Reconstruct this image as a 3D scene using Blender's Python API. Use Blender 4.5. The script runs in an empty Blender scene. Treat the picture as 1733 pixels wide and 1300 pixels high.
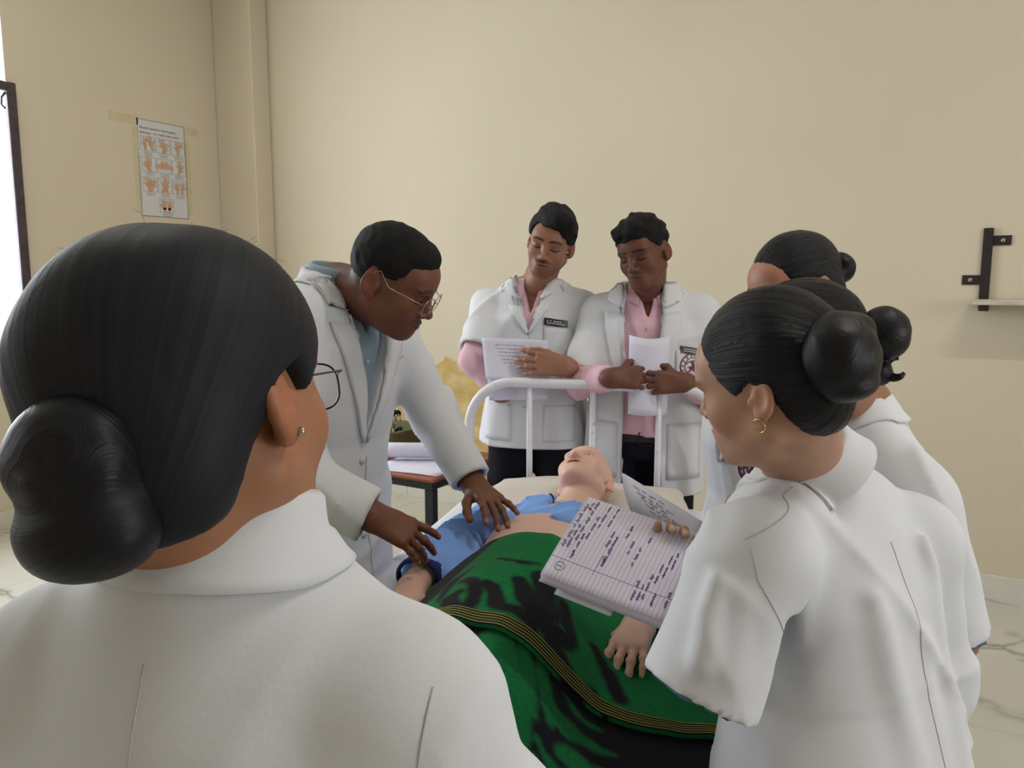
import bpy, math, random
import numpy as np
from mathutils import Vector, Matrix
from mathutils.bvhtree import BVHTree

# ------------------------------------------------------------------ camera, world, daylight, exposure
sc = bpy.context.scene
COL = sc.collection
FPX, CAMH = 1300.0, 1.42
PITCH = math.atan(170 / FPX)
ALPHA = math.radians(30.6)          # the camera is turned this far from the room's long axis

cam_d = bpy.data.cameras.new('camera')
cam = bpy.data.objects.new('camera', cam_d)
COL.objects.link(cam)
cam_d.sensor_width = 36.0
cam_d.lens = 36.0 * FPX / 1733.0
cam_d.clip_start = 0.03
cam.location = (0, 0, CAMH)
cam.rotation_euler = (math.pi / 2 - PITCH, 0, ALPHA)
sc.camera = cam

vs = sc.view_settings
vs.view_transform = 'Standard'
vs.look = 'None'
vs.gamma = 1.0
vs.use_curve_mapping = False
vs.exposure = -0.20

cy = sc.cycles
cy.max_bounces = 5; cy.diffuse_bounces = 3; cy.glossy_bounces = 2; cy.transmission_bounces = 2
cy.caustics_reflective = False; cy.caustics_refractive = False

world = bpy.data.worlds.new('sky')
sc.world = world
world.use_nodes = True
bg = world.node_tree.nodes['Background']
bg.inputs[0].default_value = (0.90, 0.95, 1.0, 1)
bg.inputs[1].default_value = 2.0

ROOM = dict(x0=-4.742, x1=2.7, y0=-2.6, y1=4.0, h=3.75)

def area(name, loc, target, sx, sy, power, color):
    d = bpy.data.lights.new(name, 'AREA')
    d.shape = 'RECTANGLE'; d.size = sx; d.size_y = sy; d.energy = power; d.color = color
    o = bpy.data.objects.new(name, d); COL.objects.link(o)
    o.location = loc
    o.rotation_euler = (Vector(target) - Vector(loc)).to_track_quat('-Z', 'Y').to_euler()
    return o

# daylight by the left window in view; two unseen windows are added as extra light
WIN = [(0.75, 2.425, 0.92, 2.96), (-1.9, -0.3, 0.92, 2.96)]  # the second opening is out of view, put in for its light
for i, (ya, yb, za, zb) in enumerate(WIN):
    area('daylight_and_fill', (ROOM['x0'] - 0.32, (ya + yb) / 2, (za + zb) / 2),
         (ROOM['x0'] + 3, (ya + yb) / 2, (za + zb) / 2 - 0.2), yb - ya, zb - za, [140, 10][i], (0.85, 0.93, 1.0))
FILL_WIN = (0.5, 2.0, 1.0, 2.4)          # y and z extent of an unseen window added to light the coat backs
area('daylight_and_fill', (ROOM['x1'] + 0.32, (FILL_WIN[0] + FILL_WIN[1]) / 2, (FILL_WIN[2] + FILL_WIN[3]) / 2),
     (0, (FILL_WIN[0] + FILL_WIN[1]) / 2, 1.3), FILL_WIN[1] - FILL_WIN[0], FILL_WIN[3] - FILL_WIN[2], 36, (0.92, 0.96, 1.0))
# ------------------------------------------------------------------ geometry helpers
RZ = Matrix.Rotation(ALPHA, 4, 'Z')

def ray(px, py):
    xn = (px - 866.5) / FPX; yn = (650 - py) / FPX
    c, s = math.cos(PITCH), math.sin(PITCH)
    return np.array([xn, c + yn * s, -s + yn * c])
def atz(px, py, z):
    r = ray(px, py); return np.array([0, 0, CAMH]) + r * ((z - CAMH) / r[2])
def atd(px, py, d):
    r = ray(px, py); return np.array([0, 0, CAMH]) + r * (d / r[1])
def toroom(p):
    return np.array(RZ.to_3x3() @ Vector(p))

def tag(o, label=None, cat=None, group=None, kind=None):
    if label: o['label'] = label
    if cat: o['category'] = cat
    if group: o['group'] = group
    if kind: o['kind'] = kind
    return o

def link(o, parent=None):
    COL.objects.link(o)
    if parent is not None: o.parent = parent
    return o

def thing(name, label, cat, loc, yaw=0.0, group=None, room=False):
    """An Empty at the thing's base; loc and yaw are given along the view unless room=True."""
    o = bpy.data.objects.new(name, None)
    o.empty_display_size = 0.1
    COL.objects.link(o)
    if room:
        o.location = loc; o.rotation_euler = (0, 0, yaw)
    else:
        o.location = RZ @ Vector(loc); o.rotation_euler = (0, 0, yaw + ALPHA)
    return tag(o, label, cat, group)

def mk(name, V, Fc, mat, parent=None, smooth=True, col=None, attrs=None):
    V = np.asarray(V, np.float32)
    me = bpy.data.meshes.new(name)
    if isinstance(Fc, np.ndarray) and Fc.ndim == 2:
        n = len(Fc); k = Fc.shape[1]
        me.vertices.add(len(V)); me.vertices.foreach_set('co', V.ravel())
        me.loops.add(n * k); me.loops.foreach_set('vertex_index', Fc.astype(np.int32).ravel())
        me.polygons.add(n); me.polygons.foreach_set('loop_start', np.arange(0, n * k, k, dtype=np.int32))
        me.update(calc_edges=True)
    else:
        me.from_pydata([tuple(map(float, v)) for v in V], [], [tuple(int(i) for i in f) for f in Fc])
        me.update()
    if smooth:
        me.polygons.foreach_set('use_smooth', np.ones(len(me.polygons), bool))
    if col is not None:
        a = me.color_attributes.new('Col', 'FLOAT_COLOR', 'POINT')
        c4 = np.ones((len(V), 4), np.float32); c4[:, :3] = col
        a.data.foreach_set('color', c4.ravel())
    if attrs:
        for k2, v in attrs.items():
            a = me.attributes.new(k2, 'FLOAT', 'POINT'); a.data.foreach_set('value', np.asarray(v, np.float32))
    if mat is not None: me.materials.append(mat)
    return link(bpy.data.objects.new(name, me), parent)

class MB:
    """Collects boxes, tubes and sheets into one mesh."""
    def __init__(s): s.V = []; s.F = []
    def add(s, V, Fc):
        b = len(s.V); s.V += [tuple(v) for v in V]; s.F += [tuple(i + b for i in f) for f in Fc]; return s
    def box(s, lo, hi, R=None, c=(0, 0, 0), bev=0.0):
        (x0, y0, z0), (x1, y1, z1) = lo, hi
        if bev > 0:
            V = []; b = bev
            for z, i in ((z0, b), (z0 + b, 0), (z1 - b, 0), (z1, b)):
                for (sx, sy) in ((0, 0), (1, 0), (1, 1), (0, 1)):
                    X, Y = (x1 if sx else x0), (y1 if sy else y0)
                    dx, dy = (-1 if sx else 1), (-1 if sy else 1)
                    pa = (X + dx * (i + b), Y + dy * i, z); pb = (X + dx * i, Y + dy * (i + b), z)
                    V += ([pa, pb] if (sx, sy) in ((1, 0), (0, 1)) else [pb, pa])
            Fc = []
            for r in range(3):
                for k in range(8):
                    a, b2 = r * 8 + k, r * 8 + (k + 1) % 8
                    Fc.append((a, b2, b2 + 8, a + 8))
            Fc.append(tuple(range(7, -1, -1))); Fc.append(tuple(range(24, 32)))
        else:
            V = [(x0, y0, z0), (x1, y0, z0), (x1, y1, z0), (x0, y1, z0), (x0, y0, z1), (x1, y0, z1), (x1, y1, z1), (x0, y1, z1)]
            Fc = [(3, 2, 1, 0), (4, 5, 6, 7), (0, 1, 5, 4), (1, 2, 6, 5), (2, 3, 7, 6), (3, 0, 4, 7)]
        V = np.array(V, float)
        if R is not None: V = V @ np.asarray(R).T
        return s.add(V + np.array(c), Fc)
    def tube(s, pts, r, n=8, closed=False, cap=True):
        P = np.array(pts, float); m = len(P)
        rr = np.broadcast_to(np.asarray(r, float), (m,))
        up = np.array([0.0, 0, 1]); V = []; prev = None
        for i in range(m):
            a = P[(i - 1) % m] if (closed or i > 0) else P[i]
            b = P[(i + 1) % m] if (closed or i < m - 1) else P[i]
            t = b - a; t /= (np.linalg.norm(t) + 1e-12)
            if prev is None:
                x = np.cross(t, up)
                if np.linalg.norm(x) < 1e-3: x = np.cross(t, [1.0, 0, 0])
            else:
                x = prev - t * np.dot(prev, t)
            x /= (np.linalg.norm(x) + 1e-12); prev = x; y = np.cross(t, x)
            for k in range(n):
                q = 2 * math.pi * k / n
                V.append(P[i] + rr[i] * (math.cos(q) * x + math.sin(q) * y))
        Fc = []
        for i in range(m if closed else m - 1):
            j = (i + 1) % m
            for k in range(n):
                l = (k + 1) % n
                Fc.append((i * n + k, i * n + l, j * n + l, j * n + k))
        if cap and not closed:
            Fc.append(tuple(range(n - 1, -1, -1))); Fc.append(tuple((m - 1) * n + k for k in range(n)))
        return s.add(V, Fc)
    def grid(s, Q):
        """Q: (n, m, 3) points."""
        n, m = Q.shape[:2]
        Fc = [(i * m + j, (i + 1) * m + j, (i + 1) * m + j + 1, i * m + j + 1) for i in range(n - 1) for j in range(m - 1)]
        return s.add(Q.reshape(-1, 3), Fc)
    def slab(s, Q, N, t):
        """A sheet of thickness t: Q (n,m,3) outer points, N matching outward normals."""
        n, m = Q.shape[:2]; B = Q - N * t
        def f(i, j, o=0): return o + i * m + j
        o = n * m; Fc = []
        for i in range(n - 1):
            for j in range(m - 1):
                Fc.append((f(i, j), f(i + 1, j), f(i + 1, j + 1), f(i, j + 1)))
                Fc.append((f(i, j + 1, o), f(i + 1, j + 1, o), f(i + 1, j, o), f(i, j, o)))
        for i in range(n - 1):
            Fc.append((f(i, 0), f(i, 0, o), f(i + 1, 0, o), f(i + 1, 0)))
            Fc.append((f(i + 1, m - 1), f(i + 1, m - 1, o), f(i, m - 1, o), f(i, m - 1)))
        for j in range(m - 1):
            Fc.append((f(0, j + 1), f(0, j + 1, o), f(0, j, o), f(0, j)))
            Fc.append((f(n - 1, j), f(n - 1, j, o), f(n - 1, j + 1, o), f(n - 1, j + 1)))
        return s.add(np.concatenate([Q.reshape(-1, 3), B.reshape(-1, 3)]), Fc)
    def build(s, name, mat, parent=None, smooth=False):
        return mk(name, np.array(s.V, float), s.F, mat, parent, smooth)

def resample(pts, n):
    P = np.array(pts, float)
    d = np.r_[0, np.cumsum(np.linalg.norm(np.diff(P, axis=0), axis=1))]
    t = np.linspace(0, d[-1], n)
    return np.stack([np.interp(t, d, P[:, k]) for k in range(P.shape[1])], 1)

def spline(pts, n):
    """Catmull-Rom through pts."""
    P = np.array(pts, float)
    P = np.vstack([2 * P[0] - P[1], P, 2 * P[-1] - P[-2]])
    out = []
    m = len(P) - 3
    for t in np.linspace(0, m - 1e-6, n):
        i = int(t); u = t - i
        a, b, c, d = P[i:i + 4]
        out.append(0.5 * ((2 * b) + (c - a) * u + (2 * a - 5 * b + 4 * c - d) * u * u + (3 * b - a - 3 * c + d) * u ** 3))
    return np.array(out)

_rng = np.random.default_rng(7)
_ND = [( _rng.normal(size=(14, 3)), _rng.uniform(0, 6.28, 14)) for _ in range(6)]
def noise(P, scale=(8, 8, 8), seed=0):
    """Smooth pseudo-noise in about -1..1 with a wavelength of 1/scale metres."""
    D, ph = _ND[seed % 6]
    Q = P * (np.asarray(scale, np.float32) * 2.2)
    w = 0
    for i in range(0, 10, 2):
        a = np.sin(Q @ D[i].astype(np.float32) + ph[i] + 1.3 * np.sin(Q @ D[i + 1].astype(np.float32) * 0.7 + ph[i + 1]))
        w = w + a
    return w / 2.6

def wrinkle(P, seed=0, fr=(13, 18, 24, 31), kz=0.45):
    """Sharp-crested cloth folds that come and go over the surface (0..1)."""
    r = np.random.default_rng(100 + seed); out = 0
    for i, f in enumerate(fr):
        d = r.normal(size=3); d[2] *= kz; d /= np.linalg.norm(d)
        a, b, c = r.normal(size=(3, 3)).astype(np.float32) * np.array([5.5, 5.5, 4], np.float32)
        ph = (P @ (d * f).astype(np.float32)) + 1.6 * np.sin(P @ a + i) + 1.2 * np.sin(P @ b * 0.8 + 2 * i)
        m = np.clip(np.sin(P @ b + 1.5 * np.sin(P @ c * 0.7)) * 1.5 - 0.1, 0, 1)
        out = out + (1 - np.abs(np.sin(ph + r.uniform(0, 6)))) ** 2.2 * m
    return out * 0.7

# ------------------------------------------------------------------ implicit solids -> continuous meshes
def smin(a, b, k):
    if k <= 0: return np.minimum(a, b)
    h = np.clip(0.5 + 0.5 * (b - a) / k, 0, 1)
    return b + (a - b) * h - k * h * (1 - h)

def d_cone(P, a, b, ra, rb):
    ba = (b - a).astype(np.float32); pa = P - a.astype(np.float32)
    t = np.clip(pa @ ba / max(float(ba @ ba), 1e-9), 0, 1)
    return np.linalg.norm(pa - t[..., None] * ba, axis=-1) - (ra + (rb - ra) * t)

def d_ell(P, c, r, R=None):
    q = P - np.asarray(c, np.float32)
    if R is not None: q = q @ np.asarray(R, np.float32)
    r = np.asarray(r, np.float32)
    k0 = np.linalg.norm(q / r, axis=-1); k1 = np.linalg.norm(q / (r * r), axis=-1) + 1e-6
    return k0 * (k0 - 1) / k1

def d_loft(P, rings, pw=2.3):
    """rings: (x, y, z, half width, half depth) along a spine lying in a plane x = const-ish."""
    C = np.array([r[:3] for r in rings], np.float32); A = np.array([r[3] for r in rings], np.float32); B = np.array([r[4] for r in rings], np.float32)
    best = None
    for i in range(len(C) - 1):
        d = C[i + 1] - C[i]; L2 = float(d @ d)
        raw = (P - C[i]) @ d / L2
        t = np.clip(raw, 0, 1)
        q = P - C[i] - t[..., None] * d
        dist = np.linalg.norm(q, axis=-1)
        L = math.sqrt(L2)
        tn = np.array([0, d[1], d[2]]) / max(math.hypot(d[1], d[2]), 1e-6)
        nn = np.array([0, tn[2], -tn[1]], np.float32)
        x = q[..., 0]; y = q @ nn
        a = A[i] + (A[i + 1] - A[i]) * t; b = B[i] + (B[i + 1] - B[i]) * t
        ex = np.abs(x / a); ey = np.abs(y / b)
        k0 = (ex ** pw + ey ** pw) ** (1 / pw)
        g = np.sqrt((x / (a * a)) ** 2 + (y / (b * b)) ** 2) + 1e-5
        e = np.sqrt((x / a) ** 2 + (y / b) ** 2) + 1e-6
        dd = (k0 - 1) * e / g
        end = np.zeros_like(dd)
        if i == 0: end = np.maximum(end, -raw * L)
        if i == len(C) - 2: end = np.maximum(end, (raw - 1) * L)
        dd = np.where(end > 0, np.maximum(dd, end), dd)
        if best is None: best, bd = dd, dist
        else:
            m = dist < bd
            best = np.where(m, dd, best); bd = np.where(m, dist, bd)
    return best

def rot_xyz(ax, ay, az):
    return np.array(Matrix.Rotation(math.radians(az), 3, 'Z') @ Matrix.Rotation(math.radians(ay), 3, 'Y') @ Matrix.Rotation(math.radians(ax), 3, 'X'))

class Ops:
    def __init__(s): s.L = []; s.R = np.eye(3); s.c = np.zeros(3); s.s = 1.0; s.nails = []; s.tr = None
    def frame(s, c=(0, 0, 0), R=None, sc_=1.0):
        s.c = np.array(c, float); s.R = np.eye(3) if R is None else np.array(R, float); s.s = sc_; return s
    def w(s, p): return s.c + s.R @ (np.array(p, float) * s.s)
    def ell(s, c, r, k=0.01, rot=None, cut=False):
        R = s.R if rot is None else s.R @ rot_xyz(*rot)
        c = s.w(c); r = np.array(r, float) * s.s; m = r.max() + k + 0.008
        s.L.append((lambda P: d_ell(P, c, r, R), c - m, c + m, k, cut)); return s
    def cone(s, a, b, ra, rb, k=0.01, cut=False):
        a = s.w(a); b = s.w(b); ra *= s.s; rb *= s.s; m = max(ra, rb) + k + 0.008
        s.L.append((lambda P: d_cone(P, a, b, ra, rb), np.minimum(a, b) - m, np.maximum(a, b) + m, k, cut)); return s
    def raw(s, fn, lo, hi, k=0.0, cut=False):
        s.L.append((fn, np.array(lo, float), np.array(hi, float), k, cut)); return s
    def loft(s, rings, k=0.01, pw=2.3, cut=False, clip=None):
        C = np.array([r[:3] for r in rings]); m = max(max(r[3], r[4]) for r in rings) + k + 0.01
        lo, hi = C.min(0) - m, C.max(0) + m
        lo[2] = max(lo[2], C[:, 2].min() - 0.06); hi[2] = min(hi[2], C[:, 2].max() + 0.06)
        return s.raw(lambda P: d_loft(P, rings, pw), lo, hi, k, cut)
    def mesh(s, h, disp=None, lo=None, hi=None):
        adds = [o for o in s.L if not o[4]]
        lo = np.min([o[1] for o in adds], 0) if lo is None else np.array(lo, float)
        hi = np.max([o[2] for o in adds], 0) if hi is None else np.array(hi, float)
        n = np.ceil((hi - lo) / h).astype(int) + 3; lo = lo - h
        ax = [(lo[i] + h * np.arange(n[i])).astype(np.float32) for i in range(3)]
        val = np.full(n, 0.08, np.float32)
        for fn, a, b, k, cut in s.L:
            i0 = np.maximum(np.floor((a - lo) / h).astype(int), 0); i1 = np.minimum(np.ceil((b - lo) / h).astype(int) + 1, n)
            if np.any(i1 <= i0): continue
            P = np.stack(np.meshgrid(*[ax[i][i0[i]:i1[i]] for i in range(3)], indexing='ij'), -1)
            sl = tuple(slice(i0[i], i1[i]) for i in range(3))
            d = fn(P).astype(np.float32)
            if cut: val[sl] = -smin(-val[sl], d, k)
            else: val[sl] = smin(val[sl], d, k)
        if disp is not None:
            m = np.abs(val) < 0.018
            I = np.argwhere(m)
            P = np.stack([ax[i][I[:, i]] for i in range(3)], -1)
            val[m] -= disp(P)
        val[0] = val[-1] = 0.05; val[:, 0] = val[:, -1] = 0.05; val[:, :, 0] = val[:, :, -1] = 0.05
        return nets(val, lo, h)

_CO = np.array([[i >> 2 & 1, i >> 1 & 1, i & 1] for i in range(8)])
_ED = [(a, b) for a in range(8) for b in range(a + 1, 8) if np.abs(_CO[a] - _CO[b]).sum() == 1]
def nets(val, lo, h):
    neg = val < 0
    cnt = np.zeros(np.array(val.shape) - 1, np.int8)
    for c in _CO:
        cnt += neg[c[0]:val.shape[0] - 1 + c[0], c[1]:val.shape[1] - 1 + c[1], c[2]:val.shape[2] - 1 + c[2]]
    act = (cnt > 0) & (cnt < 8)
    I = np.argwhere(act)
    idx = np.full(cnt.shape, -1, np.int32); idx[act] = np.arange(len(I))
    cv = np.stack([val[I[:, 0] + c[0], I[:, 1] + c[1], I[:, 2] + c[2]] for c in _CO], 1)
    acc = np.zeros((len(I), 3)); num = np.zeros(len(I))
    for a, b in _ED:
        va, vb = cv[:, a], cv[:, b]
        m = (va < 0) != (vb < 0)
        t = np.where(m, va / np.where(m, va - vb, 1), 0)
        acc += m[:, None] * (_CO[a] + t[:, None] * (_CO[b] - _CO[a])); num += m
    V = lo + h * (I + acc / num[:, None])
    Q = []
    for ax in range(3):
        o1, o2 = [(1, 2), (2, 0), (0, 1)][ax]
        sa = [slice(None)] * 3; sb = [slice(None)] * 3
        sa[ax] = slice(0, -1); sb[ax] = slice(1, None)
        for o in (o1, o2): sa[o] = slice(1, -1); sb[o] = slice(1, -1)
        na, nb = neg[tuple(sa)], neg[tuple(sb)]
        E = np.argwhere(na != nb)
        fl = na[E[:, 0], E[:, 1], E[:, 2]]
        base = E.copy(); base[:, o1] += 1; base[:, o2] += 1
        def cell(d1, d2):
            c = base.copy(); c[:, o1] -= d1; c[:, o2] -= d2
            return idx[c[:, 0], c[:, 1], c[:, 2]]
        q = np.stack([cell(1, 1), cell(0, 1), cell(0, 0), cell(1, 0)], 1)
        q[~fl] = q[~fl][:, ::-1]
        Q.append(q)
    Q = np.concatenate(Q)
    return V, Q[(Q >= 0).all(1)]

def bvh_of(V, Q):
    return BVHTree.FromPolygons([tuple(map(float, v)) for v in V], [tuple(map(int, q)) for q in Q])

def project(bvh, P, d, off, back=0.5):
    """Drop points P along direction d onto the surface; returns positions lifted by off, and normals."""
    d = Vector(d).normalized(); out = []; nor = []; last = None
    for p in P:
        hit, n, _, _ = bvh.ray_cast(Vector(p) - d * back, d, 2.0)
        if hit is None:
            hit, n, _, _ = bvh.find_nearest(Vector(p))
        if n.dot(d) > 0: n = -n
        out.append(hit + n * off); nor.append(n)
    return np.array(out), np.array(nor)

def patch(mb, bvh, A, B, d, n=10, m=4, off=0.002, t=0.002, back=0.5):
    """A sheet between edge polylines A and B, laid on the surface along direction d."""
    a, b = resample(A, n), resample(B, n)
    W = np.linspace(0, 1, m)[None, :, None]
    G = a[:, None] * (1 - W) + b[:, None] * W
    Q, N = project(bvh, G.reshape(-1, 3), d, off + t, back)
    Q = Q.reshape(n, m, 3); N = N.reshape(n, m, 3)
    e1 = Q[1, 0] - Q[0, 0]; e2 = Q[0, 1] - Q[0, 0]
    if np.dot(np.cross(e1, e2), N[0, 0]) < 0: Q = Q[:, ::-1]; N = N[:, ::-1]
    mb.slab(Q, N, t + off * 0.9)
    return mb

# ------------------------------------------------------------------ materials (all node based)
def lin(c): return tuple(((v / 255) / 12.92 if v / 255 <= 0.04045 else ((v / 255 + 0.055) / 1.055) ** 2.4) for v in c)

class Mt:
    def __init__(s, name, color=(200, 200, 200), rough=0.7, spec=0.3, metal=0.0):
        s.m = bpy.data.materials.new(name); s.m.use_nodes = True
        s.nt = s.m.node_tree; s.b = s.nt.nodes['Principled BSDF']
        s.b.inputs['Base Color'].default_value = (*lin(color), 1); s.b.inputs['Roughness'].default_value = rough
        s.b.inputs['Specular IOR Level'].default_value = spec; s.b.inputs['Metallic'].default_value = metal
        s.color = color; s.co = None
    def n(s, t, **kw):
        nd = s.nt.nodes.new(t)
        for k, v in kw.items():
            if k.startswith('i_'): nd.inputs[k[2:]].default_value = v
            else: setattr(nd, k, v)
        return nd
    def l(s, a, b): s.nt.links.new(a, b)
    def obj(s, scale=None):
        if s.co is None: s.co = s.n('ShaderNodeTexCoord').outputs['Object']
        if scale is None: return s.co
        mp = s.n('ShaderNodeMapping'); mp.inputs['Scale'].default_value = scale
        s.l(s.co, mp.inputs['Vector']); return mp.outputs[0]
    def noise(s, scale, detail=3, vec=None, dist=0.0, rough=0.55):
        nd = s.n('ShaderNodeTexNoise'); nd.inputs['Scale'].default_value = scale; nd.inputs['Detail'].default_value = detail
        nd.inputs['Distortion'].default_value = dist; nd.inputs['Roughness'].default_value = rough
        s.l(vec if vec is not None else s.obj(), nd.inputs['Vector']); return nd.outputs['Fac']
    def ramp(s, fac, stops):
        r = s.n('ShaderNodeValToRGB'); e = r.color_ramp.elements
        while len(e) < len(stops): e.new(0.5)
        for i, (p, c) in enumerate(stops):
            e[i].position = p; e[i].color = (*c, 1) if len(c) == 3 else c
        s.l(fac, r.inputs[0]); return r.outputs[0]
    def mix(s, fac, a, b, mode='MIX'):
        x = s.n('ShaderNodeMix', data_type='RGBA', blend_type=mode)
        for sock, v in ((x.inputs[0], fac), (x.inputs[6], a), (x.inputs[7], b)):
            if hasattr(v, 'links') or hasattr(v, 'is_linked'): s.l(v, sock)
            elif isinstance(v, (int, float)): sock.default_value = v
            else: sock.default_value = (*v, 1)
        return x.outputs[2]
    def base(s, sock): s.l(sock, s.b.inputs['Base Color']); return s
    def bump(s, fac, strength=0.2, dist=0.002):
        b = s.n('ShaderNodeBump'); b.inputs['Strength'].default_value = strength; b.inputs['Distance'].default_value = dist
        s.l(fac, b.inputs['Height'])
        if s.b.inputs['Normal'].links: s.l(s.b.inputs['Normal'].links[0].from_socket, b.inputs['Normal'])
        s.l(b.outputs[0], s.b.inputs['Normal']); return s
    def mottle(s, scale=4, amt=0.08, detail=3):
        c = lin(s.color); f = s.noise(scale, detail)
        s.base(s.ramp(f, [(0.3, tuple(v * (1 - amt) for v in c)), (0.7, tuple(min(1, v * (1 + amt)) for v in c))])); return s

def cloth(name, color, amt=0.04, weave=420, bump=0.15, rough=0.85, sheen=0.1):
    t = Mt(name, color, rough, 0.15).mottle(5, amt, 1)
    t.bump(t.noise(weave * 0.6, 0), bump, 0.0006)
    return t.m

def skin_mat(name, rough=0.5):
    t = Mt(name, (150, 100, 80), rough, 0.35)
    a = t.n('ShaderNodeVertexColor', layer_name='Col')
    f = t.noise(30, 4)
    t.base(t.mix(1.0, a.outputs[0], t.ramp(f, [(0.3, (0.9, 0.88, 0.88)), (0.7, (1.0, 1.0, 1.0))]), 'MULTIPLY'))
    return t.m

def hair_mat(name, color, rough, streak, amt, con=(0.55, 1.7)):
    t = Mt(name, color, rough, 0.25)
    a = t.n('ShaderNodeAttribute', attribute_name='strand')
    nd = t.n('ShaderNodeTexNoise', noise_dimensions='1D'); nd.inputs['Scale'].default_value = streak; nd.inputs['Detail'].default_value = 4
    nd.inputs['Roughness'].default_value = 0.7
    t.l(a.outputs['Fac'], nd.inputs['W'])
    c = lin(color)
    t.base(t.ramp(nd.outputs[0], [(0.35, tuple(v * con[0] for v in c)), (0.65, tuple(v * con[1] for v in c))]))
    t.bump(nd.outputs[0], amt, 0.004)
    return t.m
# ------------------------------------------------------------------ the room
X0, X1, Y0, Y1, HC = ROOM['x0'], ROOM['x1'], ROOM['y0'], ROOM['y1'], ROOM['h']
WT = 0.22

def wall_material():
    t = Mt('painted_plaster', (221, 208.5, 186.5), 0.75, 0.25)
    geo = t.n('ShaderNodeNewGeometry'); pos = geo.outputs['Position']
    c = lin((221, 208.5, 186.5))
    f = t.noise(0.9, 2, pos)
    paint = t.ramp(f, [(0.3, tuple(v * 0.955 for v in c)), (0.7, tuple(min(1, v * 1.02) for v in c))])
    # flaking damp patch low on the far wall: ochre undercoat shows where the paint has come off
    sep = t.n('ShaderNodeSeparateXYZ'); t.l(pos, sep.inputs[0])
    def rng(sock, a, b, c_, d):
        m = t.n('ShaderNodeMapRange', interpolation_type='SMOOTHSTEP')
        t.l(sock, m.inputs[0])
        for i, v in enumerate((a, b, c_, d)): m.inputs[i + 1].default_value = v
        return m.outputs[0]
    def mul(a, b):
        m = t.n('ShaderNodeMath', operation='MULTIPLY'); t.l(a, m.inputs[0]); t.l(b, m.inputs[1]); return m.outputs[0]
    def add(a, b):
        m = t.n('ShaderNodeMath', operation='ADD'); t.l(a, m.inputs[0])
        if isinstance(b, float): m.inputs[1].default_value = b
        else: t.l(b, m.inputs[1])
        return m.outputs[0]
    def rng2(sock, a, b):
        m = t.n('ShaderNodeMapRange'); t.l(sock, m.inputs[0]); m.inputs[3].default_value = a; m.inputs[4].default_value = b; return m.outputs[0]
    left = rng(sep.outputs[0], -3.50, -3.05, 0, 1)
    right = rng(sep.outputs[0], -2.35, -1.30, 1, 0.0)
    top = rng(sep.outputs[2], 0.72, 1.12, 1, 0)
    ywall = rng(sep.outputs[1], 3.90, 3.95, 0, 1)
    mask = mul(mul(mul(left, right), top), ywall)
    nz = t.noise(5.5, 4, pos, 0.3, 0.62)
    nz2 = t.noise(16, 1, pos)
    k = add(add(mask, rng2(nz, -0.72, 0.72)), rng2(nz2, -0.20, 0.20))
    edge = rng(k, 0.49, 0.53, 0, 1)
    oc = t.ramp(t.noise(9, 3, pos), [(0.3, lin((196, 160, 96))), (0.5, lin((206, 178, 120))), (0.72, lin((222, 204, 158)))])
    t.base(t.mix(edge, paint, oc))
    t.bump(t.noise(2.5, 2, pos), 0.12, 0.02)
    return t.m
M_WALL = wall_material()
M_CEIL = Mt('ceiling_paint', (235, 232, 222), 0.9, 0.1).mottle(1.2, 0.02).m

def struct(name, mb, mat, parent=None):
    o = mb.build(name, mat, parent)
    if parent is None: o['kind'] = 'structure'
    return o

struct('ceiling', MB().box((X0 - WT, Y0 - WT, HC), (X1 + WT, Y1 + WT, HC + 0.15)), M_CEIL)
struct('wall_back', MB().box((X0 - WT, Y1, 0), (X1 + WT, Y1 + WT, HC)), M_WALL)
ra, rb, rz0, rz1 = FILL_WIN
mb = MB()
mb.box((X1, Y0 - WT, 0), (X1 + WT, ra, HC)).box((X1, rb, 0), (X1 + WT, Y1, HC)).box((X1, ra, 0), (X1 + WT, rb, rz0)).box((X1, ra, rz1), (X1 + WT, rb, HC))
struct('wall_right', mb, M_WALL)
# left wall with its window opening and a second one added for light
mb = MB(); ys = [Y0]
(a0, b0, za, zb), (a1, b1, _, _) = WIN
for (p, q) in ((Y0, a1), (b1, a0), (b0, Y1)): mb.box((X0 - WT, p, 0), (X0, q, HC))
for (p, q) in ((a1, b1), (a0, b0)):
    mb.box((X0 - WT, p, 0), (X0, q, za)); mb.box((X0 - WT, p, zb), (X0, q, HC))
struct('wall_left', mb, M_WALL)
struct('wall_front', MB().box((X0, Y0 - WT, 0), (X1, Y0, HC)), M_WALL)
struct('wall_pilaster', MB().box((X0, 3.844, 0), (-4.36, Y1, HC), bev=0.006), M_WALL)

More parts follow.
